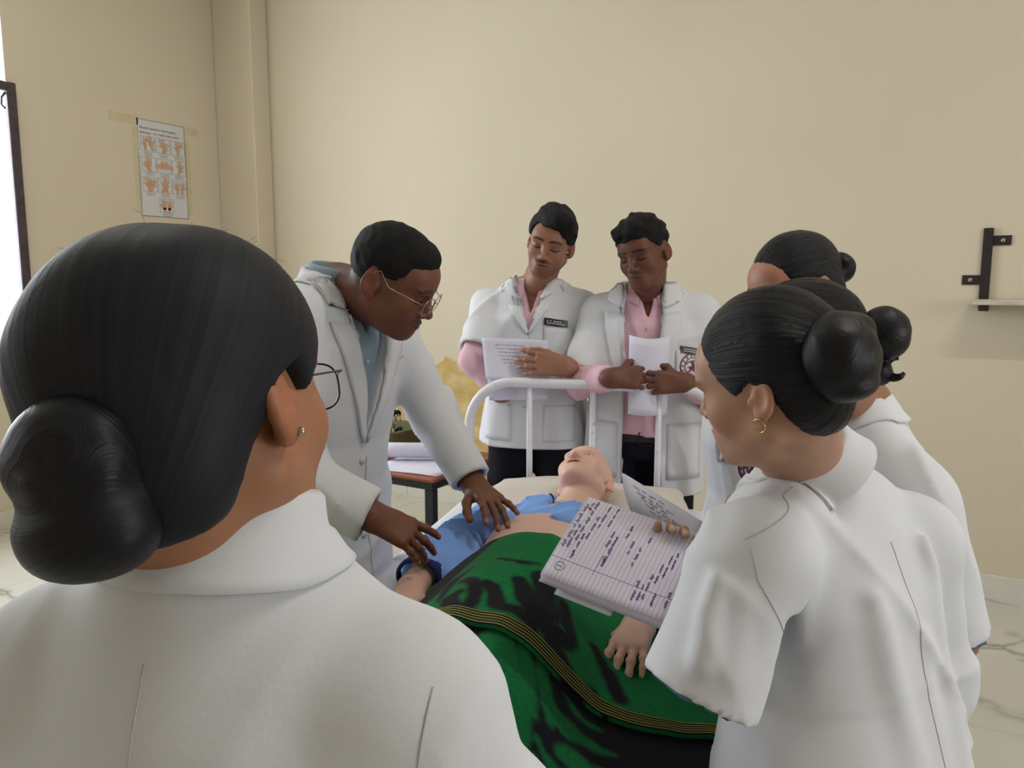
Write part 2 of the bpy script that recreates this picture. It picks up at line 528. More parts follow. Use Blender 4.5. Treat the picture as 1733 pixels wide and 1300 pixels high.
# floor: grout bed and each tile
M_GROUT = Mt('grout', (150, 146, 136), 0.9, 0.1).mottle(30, 0.1).m
def tile_material():
    t = Mt('marble_tile', (214, 211, 200), 0.22, 0.5)
    geo = t.n('ShaderNodeNewGeometry'); pos = geo.outputs['Position']
    w = t.n('ShaderNodeTexNoise'); w.inputs['Scale'].default_value = 1.9; w.inputs['Detail'].default_value = 4; t.l(pos, w.inputs['Vector'])
    mp = t.n('ShaderNodeMix', data_type='VECTOR'); mp.inputs[0].default_value = 0.42
    t.l(pos, mp.inputs[4]); t.l(w.outputs['Color'], mp.inputs[5])
    v = t.n('ShaderNodeTexVoronoi', feature='DISTANCE_TO_EDGE'); v.inputs['Scale'].default_value = 2.6
    t.l(mp.outputs[1], v.inputs['Vector'])
    vein = t.ramp(v.outputs['Distance'], [(0.0, (1, 1, 1)), (0.012, (0.5, 0.5, 0.5)), (0.05, (0, 0, 0))])
    thin = t.ramp(t.noise(2.3, 3, pos), [(0.45, (0, 0, 0)), (0.62, (1, 1, 1))])
    vm = t.mix(1.0, vein, thin, 'MULTIPLY')
    c = lin((214, 211, 200))
    body = t.ramp(t.noise(1.4, 5, pos, 0.6), [(0.3, tuple(x * 0.90 for x in c)), (0.65, tuple(min(1, x * 1.03) for x in c))])
    t.base(t.mix(vm, body, lin((146, 140, 126))))
    return t.m
M_TILE = tile_material()
floor = struct('floor', MB().box((X0, Y0, -0.12), (X1, Y1, -0.004)), M_GROUT)
TS = 0.61
tmb = MB().box((0.0012, 0.0012, -0.006), (TS - 0.0012, TS - 0.0012, 0.0), bev=0.0008)
tile0 = None
nx = int(math.ceil((X1 - X0) / TS)) + 1; ny = int(math.ceil((Y1 - Y0) / TS))
for i in range(nx):
    for j in range(ny):
        x = X0 + 0.005 - 0.30 + i * TS; y = Y1 - 0.012 - (j + 1) * TS
        if x + TS > X1 or y < Y0 - 0.6: continue
        if tile0 is None: tile0 = o = tmb.build('tile', M_TILE, floor)
        else:
            o = bpy.data.objects.new('tile', tile0.data); link(o, floor)
        o.location = (x, y, 0)

# skirting: marble strips along the visible walls
M_SKIRT = Mt('skirting_marble', (222, 218, 206), 0.3, 0.45).mottle(6, 0.05).m
def skirting(name, lo, hi, axis):
    r = struct(name, MB().box(lo, hi), M_GROUT)
    a, b = lo[axis], hi[axis]; n = max(1, int(round((b - a) / TS)))
    for k in range(n):
        l2, h2 = list(lo), list(hi)
        l2[axis] = a + (b - a) * k / n + 0.001; h2[axis] = a + (b - a) * (k + 1) / n - 0.001
        for q in range(2):
            if q != axis:
                if name.endswith('back') or name.endswith('pilaster'): l2[q] -= 0.006
                else: h2[q] += 0.006
        h2[2] += 0.002
        MB().box(l2, h2, bev=0.002).build('skirting_tile', M_SKIRT, r)
skirting('baseboard_back', (-4.36, Y1 - 0.006, 0.0), (X1, Y1 - 0.0005, 0.105), 0)
skirting('baseboard_left', (X0 + 0.0005, Y0, 0.0), (X0 + 0.006, 3.84, 0.105), 1)

# window in the left wall: dark steel frame, glass panes
M_STEEL = Mt('dark_painted_steel', (74, 62, 66), 0.5, 0.4).mottle(20, 0.25).m
def glass_material():
    t = Mt('window_glass', (240, 245, 250), 0.05, 0.5)
    tr = t.n('ShaderNodeBsdfTransparent'); gl = t.n('ShaderNodeBsdfGlossy'); gl.inputs['Roughness'].default_value = 0.03
    mx = t.n('ShaderNodeMixShader'); mx.inputs[0].default_value = 0.06
    t.l(tr.outputs[0], mx.inputs[1]); t.l(gl.outputs[0], mx.inputs[2])
    out = [n for n in t.nt.nodes if n.type == 'OUTPUT_MATERIAL'][0]; t.l(mx.outputs[0], out.inputs['Surface'])
    return t.m
M_GLASS = glass_material()
def window(name, ya, yb, z0, z1, zt):
    """Steel window standing in the left wall's opening; its inner leaf frame overlaps the reveal a little."""
    root = bpy.data.objects.new(name, None); COL.objects.link(root); root['kind'] = 'structure'
    root.location = (X0, (ya + yb) / 2, 0)
    w = (yb - ya) / 2; fx = 0.006
    def bar(n, lo, hi): return MB().box(lo, hi, bev=0.004).build(n, M_STEEL, root)
    e = 0.034
    bar('frame_stile', (fx, w - 0.018, z0), (fx + 0.035, w + e, zt))
    bar('frame_stile', (fx, -w - e, z0), (fx + 0.035, -w + 0.018, zt))
    bar('frame_rail', (fx, -w + 0.018, zt - 0.05), (fx + 0.035, w - 0.018, zt))
    bar('frame_rail', (fx, -w + 0.018, z0), (fx + 0.035, w - 0.018, z0 + 0.05))
    bar('mullion', (fx, -0.02, z0 + 0.05), (fx + 0.03, 0.02, zt - 0.05))
    for s in (-1, 1):
        lo, hi = ((-w + 0.018, -0.02) if s < 0 else (0.02, w - 0.018))
        MB().box((fx + 0.012, lo, z0 + 0.05), (fx + 0.016, hi, zt - 0.05)).build('pane', M_GLASS, root)
    MB().box((-0.12, -w, zt + 0.0), (-0.115, w, z1)).build('pane', M_GLASS, root)
    # small stay hook at the top corner of the leaf
    h = MB().tube([(fx + 0.018, w - 0.02, zt - 0.06), (fx + 0.03, w - 0.045, zt - 0.09), (fx + 0.03, w - 0.05, zt - 0.13), (fx + 0.03, w - 0.03, zt - 0.15)], 0.006, 6)
    h.build('stay_hook', M_STEEL, root, True)
    M_S = M_SKIRT
    MB().box((-0.2, -w, z0 - 0.03), (0.03, w, z0 - 0.0005), bev=0.004).build('sill', M_S, root)
    return root
window('window_1', *WIN[0], 2.54)
window('fill_window_2', *WIN[1], 2.54)  # unseen, added to bring more light in from the left
fr = bpy.data.objects.new('fill_window_3', None); COL.objects.link(fr); fr['kind'] = 'structure'; fr.location = (X1, 0, 0)  # frame of the added right-hand window that serves as fill light
for (n, lo, hi) in (('frame_stile', (0.02, ra, rz0), (0.06, ra + 0.05, rz1)), ('frame_stile', (0.02, rb - 0.05, rz0), (0.06, rb, rz1)),
                    ('frame_rail', (0.02, ra + 0.05, rz0), (0.06, rb - 0.05, rz0 + 0.05)), ('frame_rail', (0.02, ra + 0.05, rz1 - 0.05), (0.06, rb - 0.05, rz1))):
    MB().box(lo, hi).build(n, M_STEEL, fr)
MB().box((0.040, ra + 0.05, rz0 + 0.05), (0.045, rb - 0.05, rz1 - 0.05)).build('pane', M_GLASS, fr)

# fluorescent tube fitting on the ceiling, out of the picture to the right: it throws the shelf's shadow
M_WHITE_METAL = Mt('white_enamel', (232, 232, 236), 0.35, 0.5).mottle(8, 0.03).m
def tube_light(x, y, power, label):
    r = thing('tube_light', label, 'lamp', (x, y, HC), 0, 'ceiling tube lights', room=True)
    MB().box((-0.62, -0.035, -0.05), (0.62, 0.035, 0.0), bev=0.006).build('housing', M_WHITE_METAL, r)
    te = Mt('lit_tube', (255, 255, 255), 0.4); te.b.inputs['Emission Color'].default_value = (1, 0.97, 0.92, 1); te.b.inputs['Emission Strength'].default_value = 3
    MB().tube([(-0.58, 0, -0.075), (0.58, 0, -0.075)], 0.013, 10).build('tube', te.m, r, True)
    for s in (-1, 1): MB().box((s * 0.59 - 0.012, -0.015, -0.092), (s * 0.59 + 0.012, 0.015, -0.05)).build('lamp_holder', M_WHITE_METAL, r)
    d = bpy.data.lights.new('tube_glow', 'AREA'); d.shape = 'RECTANGLE'; d.size = 1.16; d.size_y = 0.03; d.energy = power; d.color = (1.0, 0.96, 0.88)
    l = bpy.data.objects.new('tube_glow', d); COL.objects.link(l); l.parent = r; l.location = (0, 0, -0.095)
tube_light(0.95, 1.75, 28, 'white fluorescent tube fitting on the ceiling nearest the wall shelf')
tube_light(-3.0, 1.5, 15, 'added white fluorescent tube fitting on the ceiling, fill light for the left wall')  # unseen second tube, added to brighten the left wall
# ------------------------------------------------------------------ bed
BYAW = math.radians(-15.2)
BLOC = (0.27, 2.536, 0.0)
def bedxy(p):
    d = np.array(p[:2], float) - np.array(BLOC[:2]); c, s = math.cos(-BYAW), math.sin(-BYAW)
    return np.array([c * d[0] - s * d[1], s * d[0] + c * d[1], p[2]])
def pxbed(px, py, z): return bedxy(atz(px, py, z))

M_ENAMEL = Mt('chipped_white_enamel', (226, 224, 232), 0.35, 0.5)
_c = lin((226, 224, 232))
M_ENAMEL.base(M_ENAMEL.ramp(M_ENAMEL.noise(45, 4), [(0.28, lin((176, 170, 172))), (0.36, _c), (0.8, tuple(min(1, v * 1.05) for v in _c))]))
M_ENAMEL = M_ENAMEL.m
bed = thing('hospital_bed', 'white enamelled tubular steel hospital bed the manikin lies on', 'bed', BLOC, BYAW)
BL = 1.80
# headboard hoop
def hoop(w, zt, r, y):
    pts = [(-w, y, 0.06), (-w, y, zt - 0.16)]
    for q in np.linspace(0, 90, 9)[1:]:
        a = math.radians(q); pts.append((-w + 0.16 * (1 - math.cos(a)), y, zt - 0.16 + 0.16 * math.sin(a)))
    m = [(-x, yy, z) for (x, yy, z) in pts[::-1]]
    return pts + m
MB().tube(hoop(0.435, 1.085, 0.0175, 0), 0.0175, 12).build('headboard_hoop', M_ENAMEL, bed, True)
for x in (-0.2175, 0.0, 0.2175):
    MB().tube([(x, 0, 0.54), (x, 0, 1.07)], 0.0105, 10).build('headboard_bar', M_ENAMEL, bed, True)
MB().tube([(-0.435, 0, 0.54), (0.435, 0, 0.54)], 0.016, 10).build('headboard_rail', M_ENAMEL, bed, True)
MB().tube(hoop(0.435, 0.56, 0.0175, -BL - 0.02)[1:-1], 0.0175, 10).build('foot_rail', M_ENAMEL, bed, True)
for (x, y) in ((-0.435, -BL - 0.02), (0.435, -BL - 0.02)):
    MB().tube([(x, y, 0.05), (x, y, 0.42)], 0.018, 10).build('leg', M_ENAMEL, bed, True)
M_RUBBER = Mt('black_rubber', (30, 30, 32), 0.8, 0.2).mottle(40, 0.2).m
for (x, y) in ((-0.435, 0), (0.435, 0), (-0.435, -BL - 0.02), (0.435, -BL - 0.02)):
    MB().tube([(x, y, 0.0), (x, y, 0.03), (x, y, 0.07)], [0.026, 0.028, 0.021], 12).build('foot_cap', M_RUBBER, bed, True)
for s in (-1, 1):
    MB().box((s * 0.43 - 0.015, -BL, 0.47), (s * 0.43 + 0.015, -0.02, 0.53), bev=0.003).build('side_rail', M_ENAMEL, bed)
for k in range(7):
    y = -0.14 - k * 0.26
    MB().box((-0.414, y - 0.03, 0.515), (0.414, y + 0.03, 0.525)).build('bed_slat', M_ENAMEL, bed)

MTOP = 0.685
M_MATT = cloth('mattress_ticking', (196, 200, 206))
o = Ops(); 
o.raw(lambda P: np.linalg.norm(np.maximum(np.abs(P - np.array([0, -0.92, 0.606], np.float32)) - np.array([0.405, 0.86, 0.055], np.float32), 0), axis=-1) - 0.022,
      (-0.47, -1.84, 0.5), (0.47, 0.0, 0.72))
V, Q = o.mesh(0.02)
mt = thing('mattress', 'grey mattress under the white sheet on the hospital bed', 'mattress', BLOC, BYAW)
mk('mattress_body', V, Q, M_MATT, mt)

# white sheet, smoothed over the mattress and hanging at both sides
def sheet_noise(P): return 0.0045 * noise(P, (5, 3, 1), 1) + 0.0025 * noise(P, (13, 9, 1), 2)
def drape(us, vs_, top, xe, rad=0.03):
    """us: arc-length across the bed; returns points (len(vs), len(us), 3)."""
    U, Vv = np.meshgrid(us, vs_)
    s = np.sign(U); a = np.abs(U); st = xe - rad
    arc = rad * math.pi / 2
    ang = np.clip((a - st) / rad, 0, math.pi / 2)
    x = np.where(a < st, a, st + rad * np.sin(ang))
    dz = np.where(a < st, 0, -rad * (1 - np.cos(ang))) - np.maximum(a - st - arc, 0)
    return np.stack([s * x, Vv, top(s * x, Vv) + dz], -1)
us = np.linspace(-0.75, 0.75, 150); vv = np.linspace(-1.79, -0.045, 160)
G = drape(us, vv, lambda x, y: MTOP + 0.006 + 0 * x, 0.437)
fl = sheet_noise(np.stack([G[..., 0], G[..., 1], 0 * G[..., 0]], -1).reshape(-1, 3)).reshape(G.shape[:2])
G[..., 2] += np.abs(fl) * (np.abs(G[..., 0]) < 0.42)
hang = np.clip((MTOP - G[..., 2]) / 0.2, 0, 1)
G[..., 0] += np.sign(G[..., 0]) * hang * (0.012 + 0.012 * np.sin(G[..., 1] * 23 + 2 * np.sin(G[..., 1] * 7)))
M_SHEET = cloth('white_cotton_sheet', (226, 226, 234), 0.03, 300, 0.2)
sh = thing('bed_sheet', 'wrinkled white cotton sheet covering the bed and hanging at its sides', 'sheet', BLOC, BYAW)
mb = MB()
N = np.zeros_like(G); N[..., 2] = 1
side = np.abs(G[..., 0]) > 0.43; N[side] = 0; N[..., 0] = np.where(side, np.sign(G[..., 0]), 0)
mb.slab(G + N * 0.0015, N, 0.0012).build('sheet_cloth', M_SHEET, sh, True)

# pillow
o = Ops()
o.raw(lambda P: d_ell(P, (0, -0.235, 0.735), (0.33, 0.20, 0.058)) + 0.0, (-0.37, -0.46, 0.65), (0.37, -0.01, 0.82), 0.02)
o.raw(lambda P: np.maximum(np.linalg.norm(np.maximum(np.abs(P - np.array([0, -0.235, 0.725], np.float32)) - np.array([0.28, 0.165, 0.012], np.float32), 0), axis=-1) - 0.025, -1), (-0.36, -0.46, 0.65), (0.36, -0.01, 0.82), 0.05)
o.ell((0.035, -0.335, 0.835), (0.10, 0.11, 0.065), 0.03, cut=True)
V, Q = o.mesh(0.010, lambda P: 0.006 * noise(P, (5, 5, 5), 3))
M_PIL = cloth('pillow_cover', (214, 205, 196), 0.05)
pl = thing('pillow', 'flat beige pillow under the manikin head', 'pillow', BLOC, BYAW)
mk('pillow_cushion', V, Q, M_PIL, pl)

# ------------------------------------------------------------------ blanket over the manikin
def body_top(x, y):
    """Height of the covered body above the sheet."""
    hipw = np.interp(y, [-1.8, -1.5, -1.25, -1.0, -0.9], [0.13, 0.165, 0.19, 0.19, 0.19])
    hh = np.interp(y, [-1.8, -1.55, -1.3, -1.12, -0.95], [0.10, 0.125, 0.15, 0.16, 0.165])
    b = np.exp(-np.abs((x - 0.02) / hipw) ** 2.6)
    legs = np.clip((-1.2 - y) / 0.3, 0, 1) * 0.022 * np.exp(-((x - 0.02) / 0.045) ** 2)
    return MTOP + 0.012 + hh * b - legs
def stroke(X, Y, pts, w, gain=1.0):
    """Coverage (0..1, soft edge) of a tapering brush stroke drawn through bed-plane points."""
    P = spline(pts, 28); wd = np.interp(np.linspace(0, 1, 28), np.linspace(0, 1, len(w)), w) * gain
    d = np.full(X.shape, 9.0)
    for i in range(27):
        a, b = P[i], P[i + 1]; ba = b - a
        t = np.clip(((X - a[0]) * ba[0] + (Y - a[1]) * ba[1]) / (ba @ ba + 1e-12), 0, 1)
        d = np.minimum(d, np.hypot(X - a[0] - t * ba[0], Y - a[1] - t * ba[1]) - (wd[i] + (wd[i + 1] - wd[i]) * t))
    return d
def pz(lst, ox, oy, sc_, z): return [tuple(pxbed(ox + x * sc_, oy + y * sc_, z)[:2]) for (x, y) in lst]
GREEN, BLACK = np.array(lin((6, 116, 62))), np.array(lin((14, 17, 26)))
M_BLK = Mt('plush_blanket', (0, 90, 45), 0.95, 0.08)
_a = M_BLK.n('ShaderNodeVertexColor', layer_name='Col')
M_BLK.base(M_BLK.mix(1.0, _a.outputs[0], M_BLK.ramp(M_BLK.noise(160, 3), [(0.3, (0.75, 0.75, 0.75)), (0.7, (1.15, 1.15, 1.15))]), 'MULTIPLY'))
M_BLK.bump(M_BLK.noise(420, 3), 0.6, 0.002)
M_BLK.b.inputs['Sheen Weight'].default_value = 0.10; M_BLK.b.inputs['Sheen Roughness'].default_value = 0.5
M_BLK = M_BLK.m
bl = thing('blanket', 'dark green plush blanket with black floral scrolls drawn over the manikin legs', 'blanket', BLOC, BYAW)
def band_y(x): return -1.335 - 0.035 * np.sin((x - 0.0) * 7.0) * (np.abs(x) < 0.5) + 0.0 * x
def blanket_layer(name, u0, u1, nu, nv, edge, yend, lift, base, ink, strokes, soft, thick, gain=1.0):
    us = np.linspace(u0, u1, nu); t = np.linspace(0, 1, nv)
    U, T = np.meshgrid(us, t)
    ya = edge(U); yb = yend(U); Yy = ya + (yb - ya) * T
    xe, rad = 0.452, 0.035; s = np.sign(U); a = np.abs(U); st = xe - rad
    ang = np.clip((a - st) / rad, 0, math.pi / 2)
    x = s * np.where(a < st, a, st + rad * np.sin(ang))
    dz = np.where(a < st, 0, -rad * (1 - np.cos(ang))) - np.maximum(a - st - rad * math.pi / 2, 0)
    z = body_top(x, Yy) + dz + lift
    Pn = np.stack([U, Yy, 0 * U], -1).reshape(-1, 3)
    z += (0.006 * noise(Pn, (4, 2.2, 1), 3) + 0.004 * noise(Pn, (9, 5, 1), 4)).reshape(U.shape) * np.clip((0.44 - np.abs(x)) / 0.1, 0, 1) * 1.0 + 0.004
    z = np.maximum(z, MTOP + 0.009 + lift + dz)
    hang = np.clip(-dz / 0.2, 0, 1)
    x = x + s * hang * (0.02 + 0.02 * np.sin(Yy * 16 + np.sin(Yy * 9)))
    G = np.stack([x, Yy, z], -1)
    gy, gx = np.gradient(G, axis=(0, 1))
    N = np.cross(gx, gy); N /= np.linalg.norm(N, axis=-1, keepdims=True) + 1e-9
    if N[..., 2].mean() < 0: N = -N
    d = np.full(U.shape, 9.0)
    for (pts, w) in strokes: d = np.minimum(d, stroke(U, Yy, pts, w, gain))
    d += 0.002 * noise(Pn, (45, 45, 1), 2).reshape(U.shape)
    cov = np.clip(0.5 - d / (2 * soft), 0, 1)[..., None]
    colr = base * (1 - cov) + ink * cov
    mb = MB().slab(G, N, thick)
    return mk(name, np.array(mb.V), mb.F, M_BLK, bl, True, col=np.concatenate([colr.reshape(-1, 3)] * 2)), G, N
S5 = (620, 740, 0.431)
up = lambda l: pz(l, *S5, 0.84)
K = 0.0012
upper = [
    (up([(230, 570), (300, 500), (380, 460), (470, 440)]), [0.02, 0.032, 0.04, 0.02]),
    (up([(280, 640), (340, 560), (420, 540)]), [0.004, 0.012, 0.003]),
    (up([(380, 590), (425, 620), (425, 670), (385, 700), (335, 685), (325, 650), (355, 640)]), [0.006, 0.011, 0.012, 0.013, 0.012, 0.013, 0.010]),
    (up([(460, 625), (500, 650), (515, 700), (560, 715), (620, 705)]), [0.010, 0.012, 0.014, 0.012, 0.004]),
    (up([(580, 715), (640, 735), (665, 770)]), [0.010, 0.014, 0.005]),
    (up([(600, 620), (625, 660), (660, 700), (700, 730), (760, 730), (815, 715)]), [0.012, 0.017, 0.019, 0.02, 0.018, 0.006]),
    (up([(690, 600), (700, 640), (700, 700)]), [0.018, 0.016, 0.015]),
    (up([(740, 625), (745, 660), (745, 700)]), [0.004, 0.004, 0.006]),
    (up([(770, 640), (790, 690), (815, 720)]), [0.008, 0.012, 0.006]),
    (up([(700, 760), (740, 765), (790, 790), (810, 815)]), [0.004, 0.012, 0.010, 0.004]),
    (up([(760, 800), (810, 830), (860, 815), (905, 795)]), [0.004, 0.014, 0.012, 0.003]),
    (up([(945, 850), (935, 890), (965, 925), (1015, 915), (1030, 880)]), [0.005, 0.008, 0.016, 0.020, 0.008]),
    (up([(900, 690), (960, 740), (1000, 790)]), [0.006, 0.012, 0.012]),
    (up([(520, 540), (600, 560), (680, 560)]), [0.003, 0.007, 0.003]),
    ([(-0.30, -1.02), (-0.33, -1.10), (-0.30, -1.20)], [0.01, 0.02, 0.01]),
    ([(-0.20, -1.22), (-0.25, -1.28), (-0.36, -1.26)], [0.006, 0.016, 0.008]),
    ([(0.38, -1.0), (0.42, -1.1), (0.39, -1.22)], [0.01, 0.02, 0.01]),
    ([(0.52, -1.05), (0.56, -1.15), (0.53, -1.28)], [0.01, 0.02, 0.01]),
]
topedge = lambda x: -0.955 - 0.05 * np.clip((np.abs(x - 0.0) - 0.15) / 0.12, 0, 1) + 0.02 * np.sin(x * 9 + 1) * 0.5
up_obj, GU, NU = blanket_layer('folded_layer', -0.56, 0.75, 300, 110, topedge, band_y, 0.012, GREEN, BLACK, upper, 0.0045, 0.008, 1.3)
S8 = (740, 1040, 0.2424)
lo_ = lambda l: pz(l, *S8, 0.80)
lower = [
    (lo_([(480, 280), (540, 480), (590, 700), (590, 800)]), [0.012, 0.022, 0.020, 0.008]),
    (lo_([(600, 280), (640, 470), (660, 600)]), [0.014, 0.018, 0.01]),
    (lo_([(720, 330), (760, 480), (800, 600)]), [0.01, 0.02, 0.006]),
    (lo_([(760, 500), (900, 560), (1060, 570), (1260, 600)]), [0.012, 0.024, 0.016, 0.003]),
    (lo_([(860, 690), (960, 690), (1120, 750), (1240, 850)]), [0.014, 0.026, 0.024, 0.004]),
    (lo_([(1120, 680), (1300, 705), (1600, 685)]), [0.006, 0.009, 0.007]),
    (lo_([(700, 700), (780, 770), (880, 800), (1020, 830)]), [0.006, 0.014, 0.012, 0.004]),
    (lo_([(680, 780), (740, 860), (840, 930), (960, 990)]), [0.006, 0.016, 0.022, 0.018]),
    (lo_([(690, 920), (760, 1000), (880, 1050)]), [0.006, 0.016, 0.014]),
    (lo_([(1600, 900), (1640, 880)]), [0.03, 0.03]),
    (lo_([(900, 420), (1000, 470), (1150, 480)]), [0.004, 0.010, 0.003]),
    (lo_([(380, 300), (420, 420), (470, 560)]), [0.03, 0.02, 0.01]),
    ([(-0.2, -1.42), (-0.26, -1.52), (-0.24, -1.66)], [0.012, 0.03, 0.01]),
    ([(-0.36, -1.45), (-0.38, -1.58), (-0.32, -1.70)], [0.012, 0.026, 0.01]),
    ([(0.42, -1.42), (0.46, -1.52), (0.43, -1.66)], [0.012, 0.03, 0.01]),
]
blanket_layer('under_layer', -0.72, 0.80, 300, 110, lambda x: -1.27 + 0 * x, lambda x: -1.775 + 0 * x, -0.002, BLACK, np.array(lin((8, 106, 56))), lower, 0.004, 0.009, 0.72)
# the strip of blanket that shows on the mattress beyond the manikin's right arm
# yellow woven stripes along the folded edge
M_STRIPE = cloth('yellow_woven_trim', (158, 154, 84), 0.2, 600, 0.5)
M_TRIM = cloth('dark_woven_trim', (26, 30, 30), 0.1, 600, 0.4)
trim = mk('trim_band', *(lambda mb: (np.array(mb.V), mb.F))(MB().slab(GU[-11:] + NU[-11:] * 0.0012, NU[-11:], 0.002)), M_TRIM, bl)
for k in range(5):
    row = -2 - 2 * k
    P = GU[row] + NU[row] * 0.0016
    MB().tube(P[::2], 0.0010, 5).build('stripe', M_STRIPE, trim, True)
# ------------------------------------------------------------------ people: shared builders
def frame_from(fwd, up=(0, 0, 1)):
    f = np.array(fwd, float); f /= np.linalg.norm(f)
    r = np.cross(f, np.array(up, float)); r /= np.linalg.norm(r)
    return np.stack([r, f, np.cross(r, f)], 1)

def rodr(v, axis, deg):
    a = np.array(axis, float); a /= np.linalg.norm(a); t = math.radians(deg)
    return v * math.cos(t) + np.cross(a, v) * math.sin(t) + a * np.dot(a, v) * (1 - math.cos(t))

def head_ops(o, c, R, s, ears=True, male=True, mouth_open=False, ear_s=1.0):
    o.frame(c, R, s)
    o.ell((0, -0.012, 0.032), (0.073, 0.094, 0.080), 0.01)
    o.ell((0, 0.030, -0.028), (0.058, 0.058, 0.078), 0.035)
    o.ell((0, 0.060, 0.035), (0.050, 0.030, 0.034), 0.03)
    for m in (-1, 1):
        o.cone((m * 0.050, -0.008, -0.055), (m * 0.020, 0.062, -0.092), 0.019, 0.017, 0.03)
        o.ell((m * 0.040, 0.055, -0.030), (0.021, 0.020, 0.022), 0.025)
        o.ell((m * 0.027, 0.0795, 0.016), (0.022, 0.009, 0.006), 0.014)
    o.ell((0, 0.071, -0.094), (0.022, 0.017, 0.016), 0.02)
    o.ell((0, 0.074, -0.066), (0.028, 0.018, 0.022), 0.02)
    for m in (-1, 1):
        o.ell((m * 0.031, 0.094, -0.002), (0.016, 0.013, 0.0095), 0.012, cut=True)
        o.ell((m * 0.031, 0.0715, -0.003), (0.0135, 0.0125, 0.0115), 0.004)
    o.cone((0, 0.083, 0.012), (0, 0.1035, -0.030), 0.0065, 0.0085, 0.012)
    o.ell((0, 0.1045, -0.034), (0.0095, 0.0095, 0.0085), 0.008)
    for m in (-1, 1):
        o.ell((m * 0.0125, 0.094, -0.0375), (0.0075, 0.010, 0.0068), 0.006)
        o.ell((m * 0.0065, 0.099, -0.0455), (0.0035, 0.0055, 0.004), 0.003, cut=True)
    if mouth_open:
        o.ell((0, 0.090, -0.060), (0.021, 0.009, 0.0048), 0.006)
        o.ell((0, 0.086, -0.080), (0.018, 0.010, 0.006), 0.007)
        o.ell((0, 0.092, -0.0695), (0.0165, 0.016, 0.0062), 0.003, cut=True)
    else:
        o.ell((0, 0.0895, -0.0600), (0.022, 0.0090, 0.0046), 0.006)
        o.ell((0, 0.0880, -0.0700), (0.019, 0.0090, 0.0058), 0.006)
        o.ell((0, 0.0985, -0.0648), (0.022, 0.0060, 0.0014), 0.002, cut=True)
    if ears:
        for m in (-1, 1):
            rt = (0, m * -10, m * 16)
            o.ell((m * 0.0755, -0.020, -0.008), (0.0085, 0.020 * ear_s, 0.031 * ear_s), 0.008, rt)
            o.ell((m * 0.0855, -0.020, -0.004), (0.0075, 0.0125 * ear_s, 0.020 * ear_s), 0.004, rt, cut=True)
            o.ell((m * 0.0745, -0.012, -0.008 - 0.025 * ear_s), (0.007, 0.009, 0.011), 0.006)
            o.ell((m * 0.0765, -0.004, -0.010), (0.005, 0.005, 0.007), 0.004)

def head_color(V, c, R, s, base, brow=0.7, stubble=0.0, moustache=0.0, fade=None, lips=(0.80, 0.55, 0.55), lash=0.9, iris=False):
    q = ((V - c) @ R) / s
    x, y, z = np.abs(q[:, 0]), q[:, 1], q[:, 2]
    C = np.tile(np.array(base, float), (len(V), 1))
    def put(mask, mul):
        nonlocal C
        C = C * (1 - mask[:, None]) + C * np.array(mul) * mask[:, None]
    sm = lambda v, a, b: np.clip((v - a) / (b - a), 0, 1)
    inside = (sm(-np.abs(q[:, 0]), -0.12, -0.1) * sm(z, -0.14, -0.12))
    C = C * (1 - inside[:, None]) + C * inside[:, None]
    ear = sm(x, 0.070, 0.078) * (np.abs(y + 0.018) < 0.035)
    put(ear * 0.6, (1.12, 0.92, 0.86))
    cheek = np.exp(-(((x - 0.04) / 0.025) ** 2 + ((z + 0.035) / 0.025) ** 2)) * sm(y, 0.03, 0.06)
    put(cheek * 0.4, (1.08, 0.92, 0.90))
    lip = (np.exp(-((x / 0.021) ** 4)) * np.clip(1 - np.abs(z + 0.0650) / 0.0105, 0, 1) * 1.8 * (y > 0.079))
    put(np.clip(lip, 0, 1), lips)
    mline = (np.abs(z + 0.0650) < 0.0018) * (x < 0.022) * (y > 0.075)
    put(mline * 0.75, (0.3, 0.22, 0.22))
    br = np.clip(1 - np.abs(z - (0.0185 + 0.004 * np.cos((x - 0.030) * 70))) / 0.0060, 0, 1) * sm(-np.abs(x - 0.031), -0.024, -0.018) * (y > 0.04)
    put(np.clip(br * 1.7, 0, 1) * brow, (0.10, 0.09, 0.09))
    ez = -0.0065 + 0.0050 * (1 - ((x - 0.031) / 0.015) ** 2) * (-0.9)
    ls = (np.abs(z - ez) < 0.0027) * (np.abs(x - 0.031) < 0.0155) * (y > 0.05)
    put(ls * lash, (0.07, 0.06, 0.06))
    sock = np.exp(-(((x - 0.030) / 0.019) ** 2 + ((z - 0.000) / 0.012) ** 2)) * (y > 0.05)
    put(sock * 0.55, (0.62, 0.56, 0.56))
    if moustache:
        mu = np.clip(1 - np.abs(z + 0.0515 + 0.25 * np.maximum(x - 0.012, 0)) / 0.0065, 0, 1) * sm(-x, -0.030, -0.024) * (y > 0.07)
        put(np.clip(mu * 1.6, 0, 1) * moustache, (0.22, 0.20, 0.20))
    if stubble:
        st = sm(-z, 0.045, 0.075) * sm(y, -0.02, 0.03) * (1 - sm(-z, 0.105, 0.13)) * (1 - np.clip(lip, 0, 1))
        put(np.clip(st, 0, 1) * stubble, (0.50, 0.47, 0.47))
    if fade is not None:
        f = np.maximum(sm(z, *fade[0]) * (1 - sm(y, -0.045, -0.03)), sm(z, 0.0, 0.028) * (1 - sm(y, 0.025, 0.045)))
        f = np.clip(f - ear, 0, 1)
        put(f * fade[1], (0.22, 0.20, 0.21))
    return C

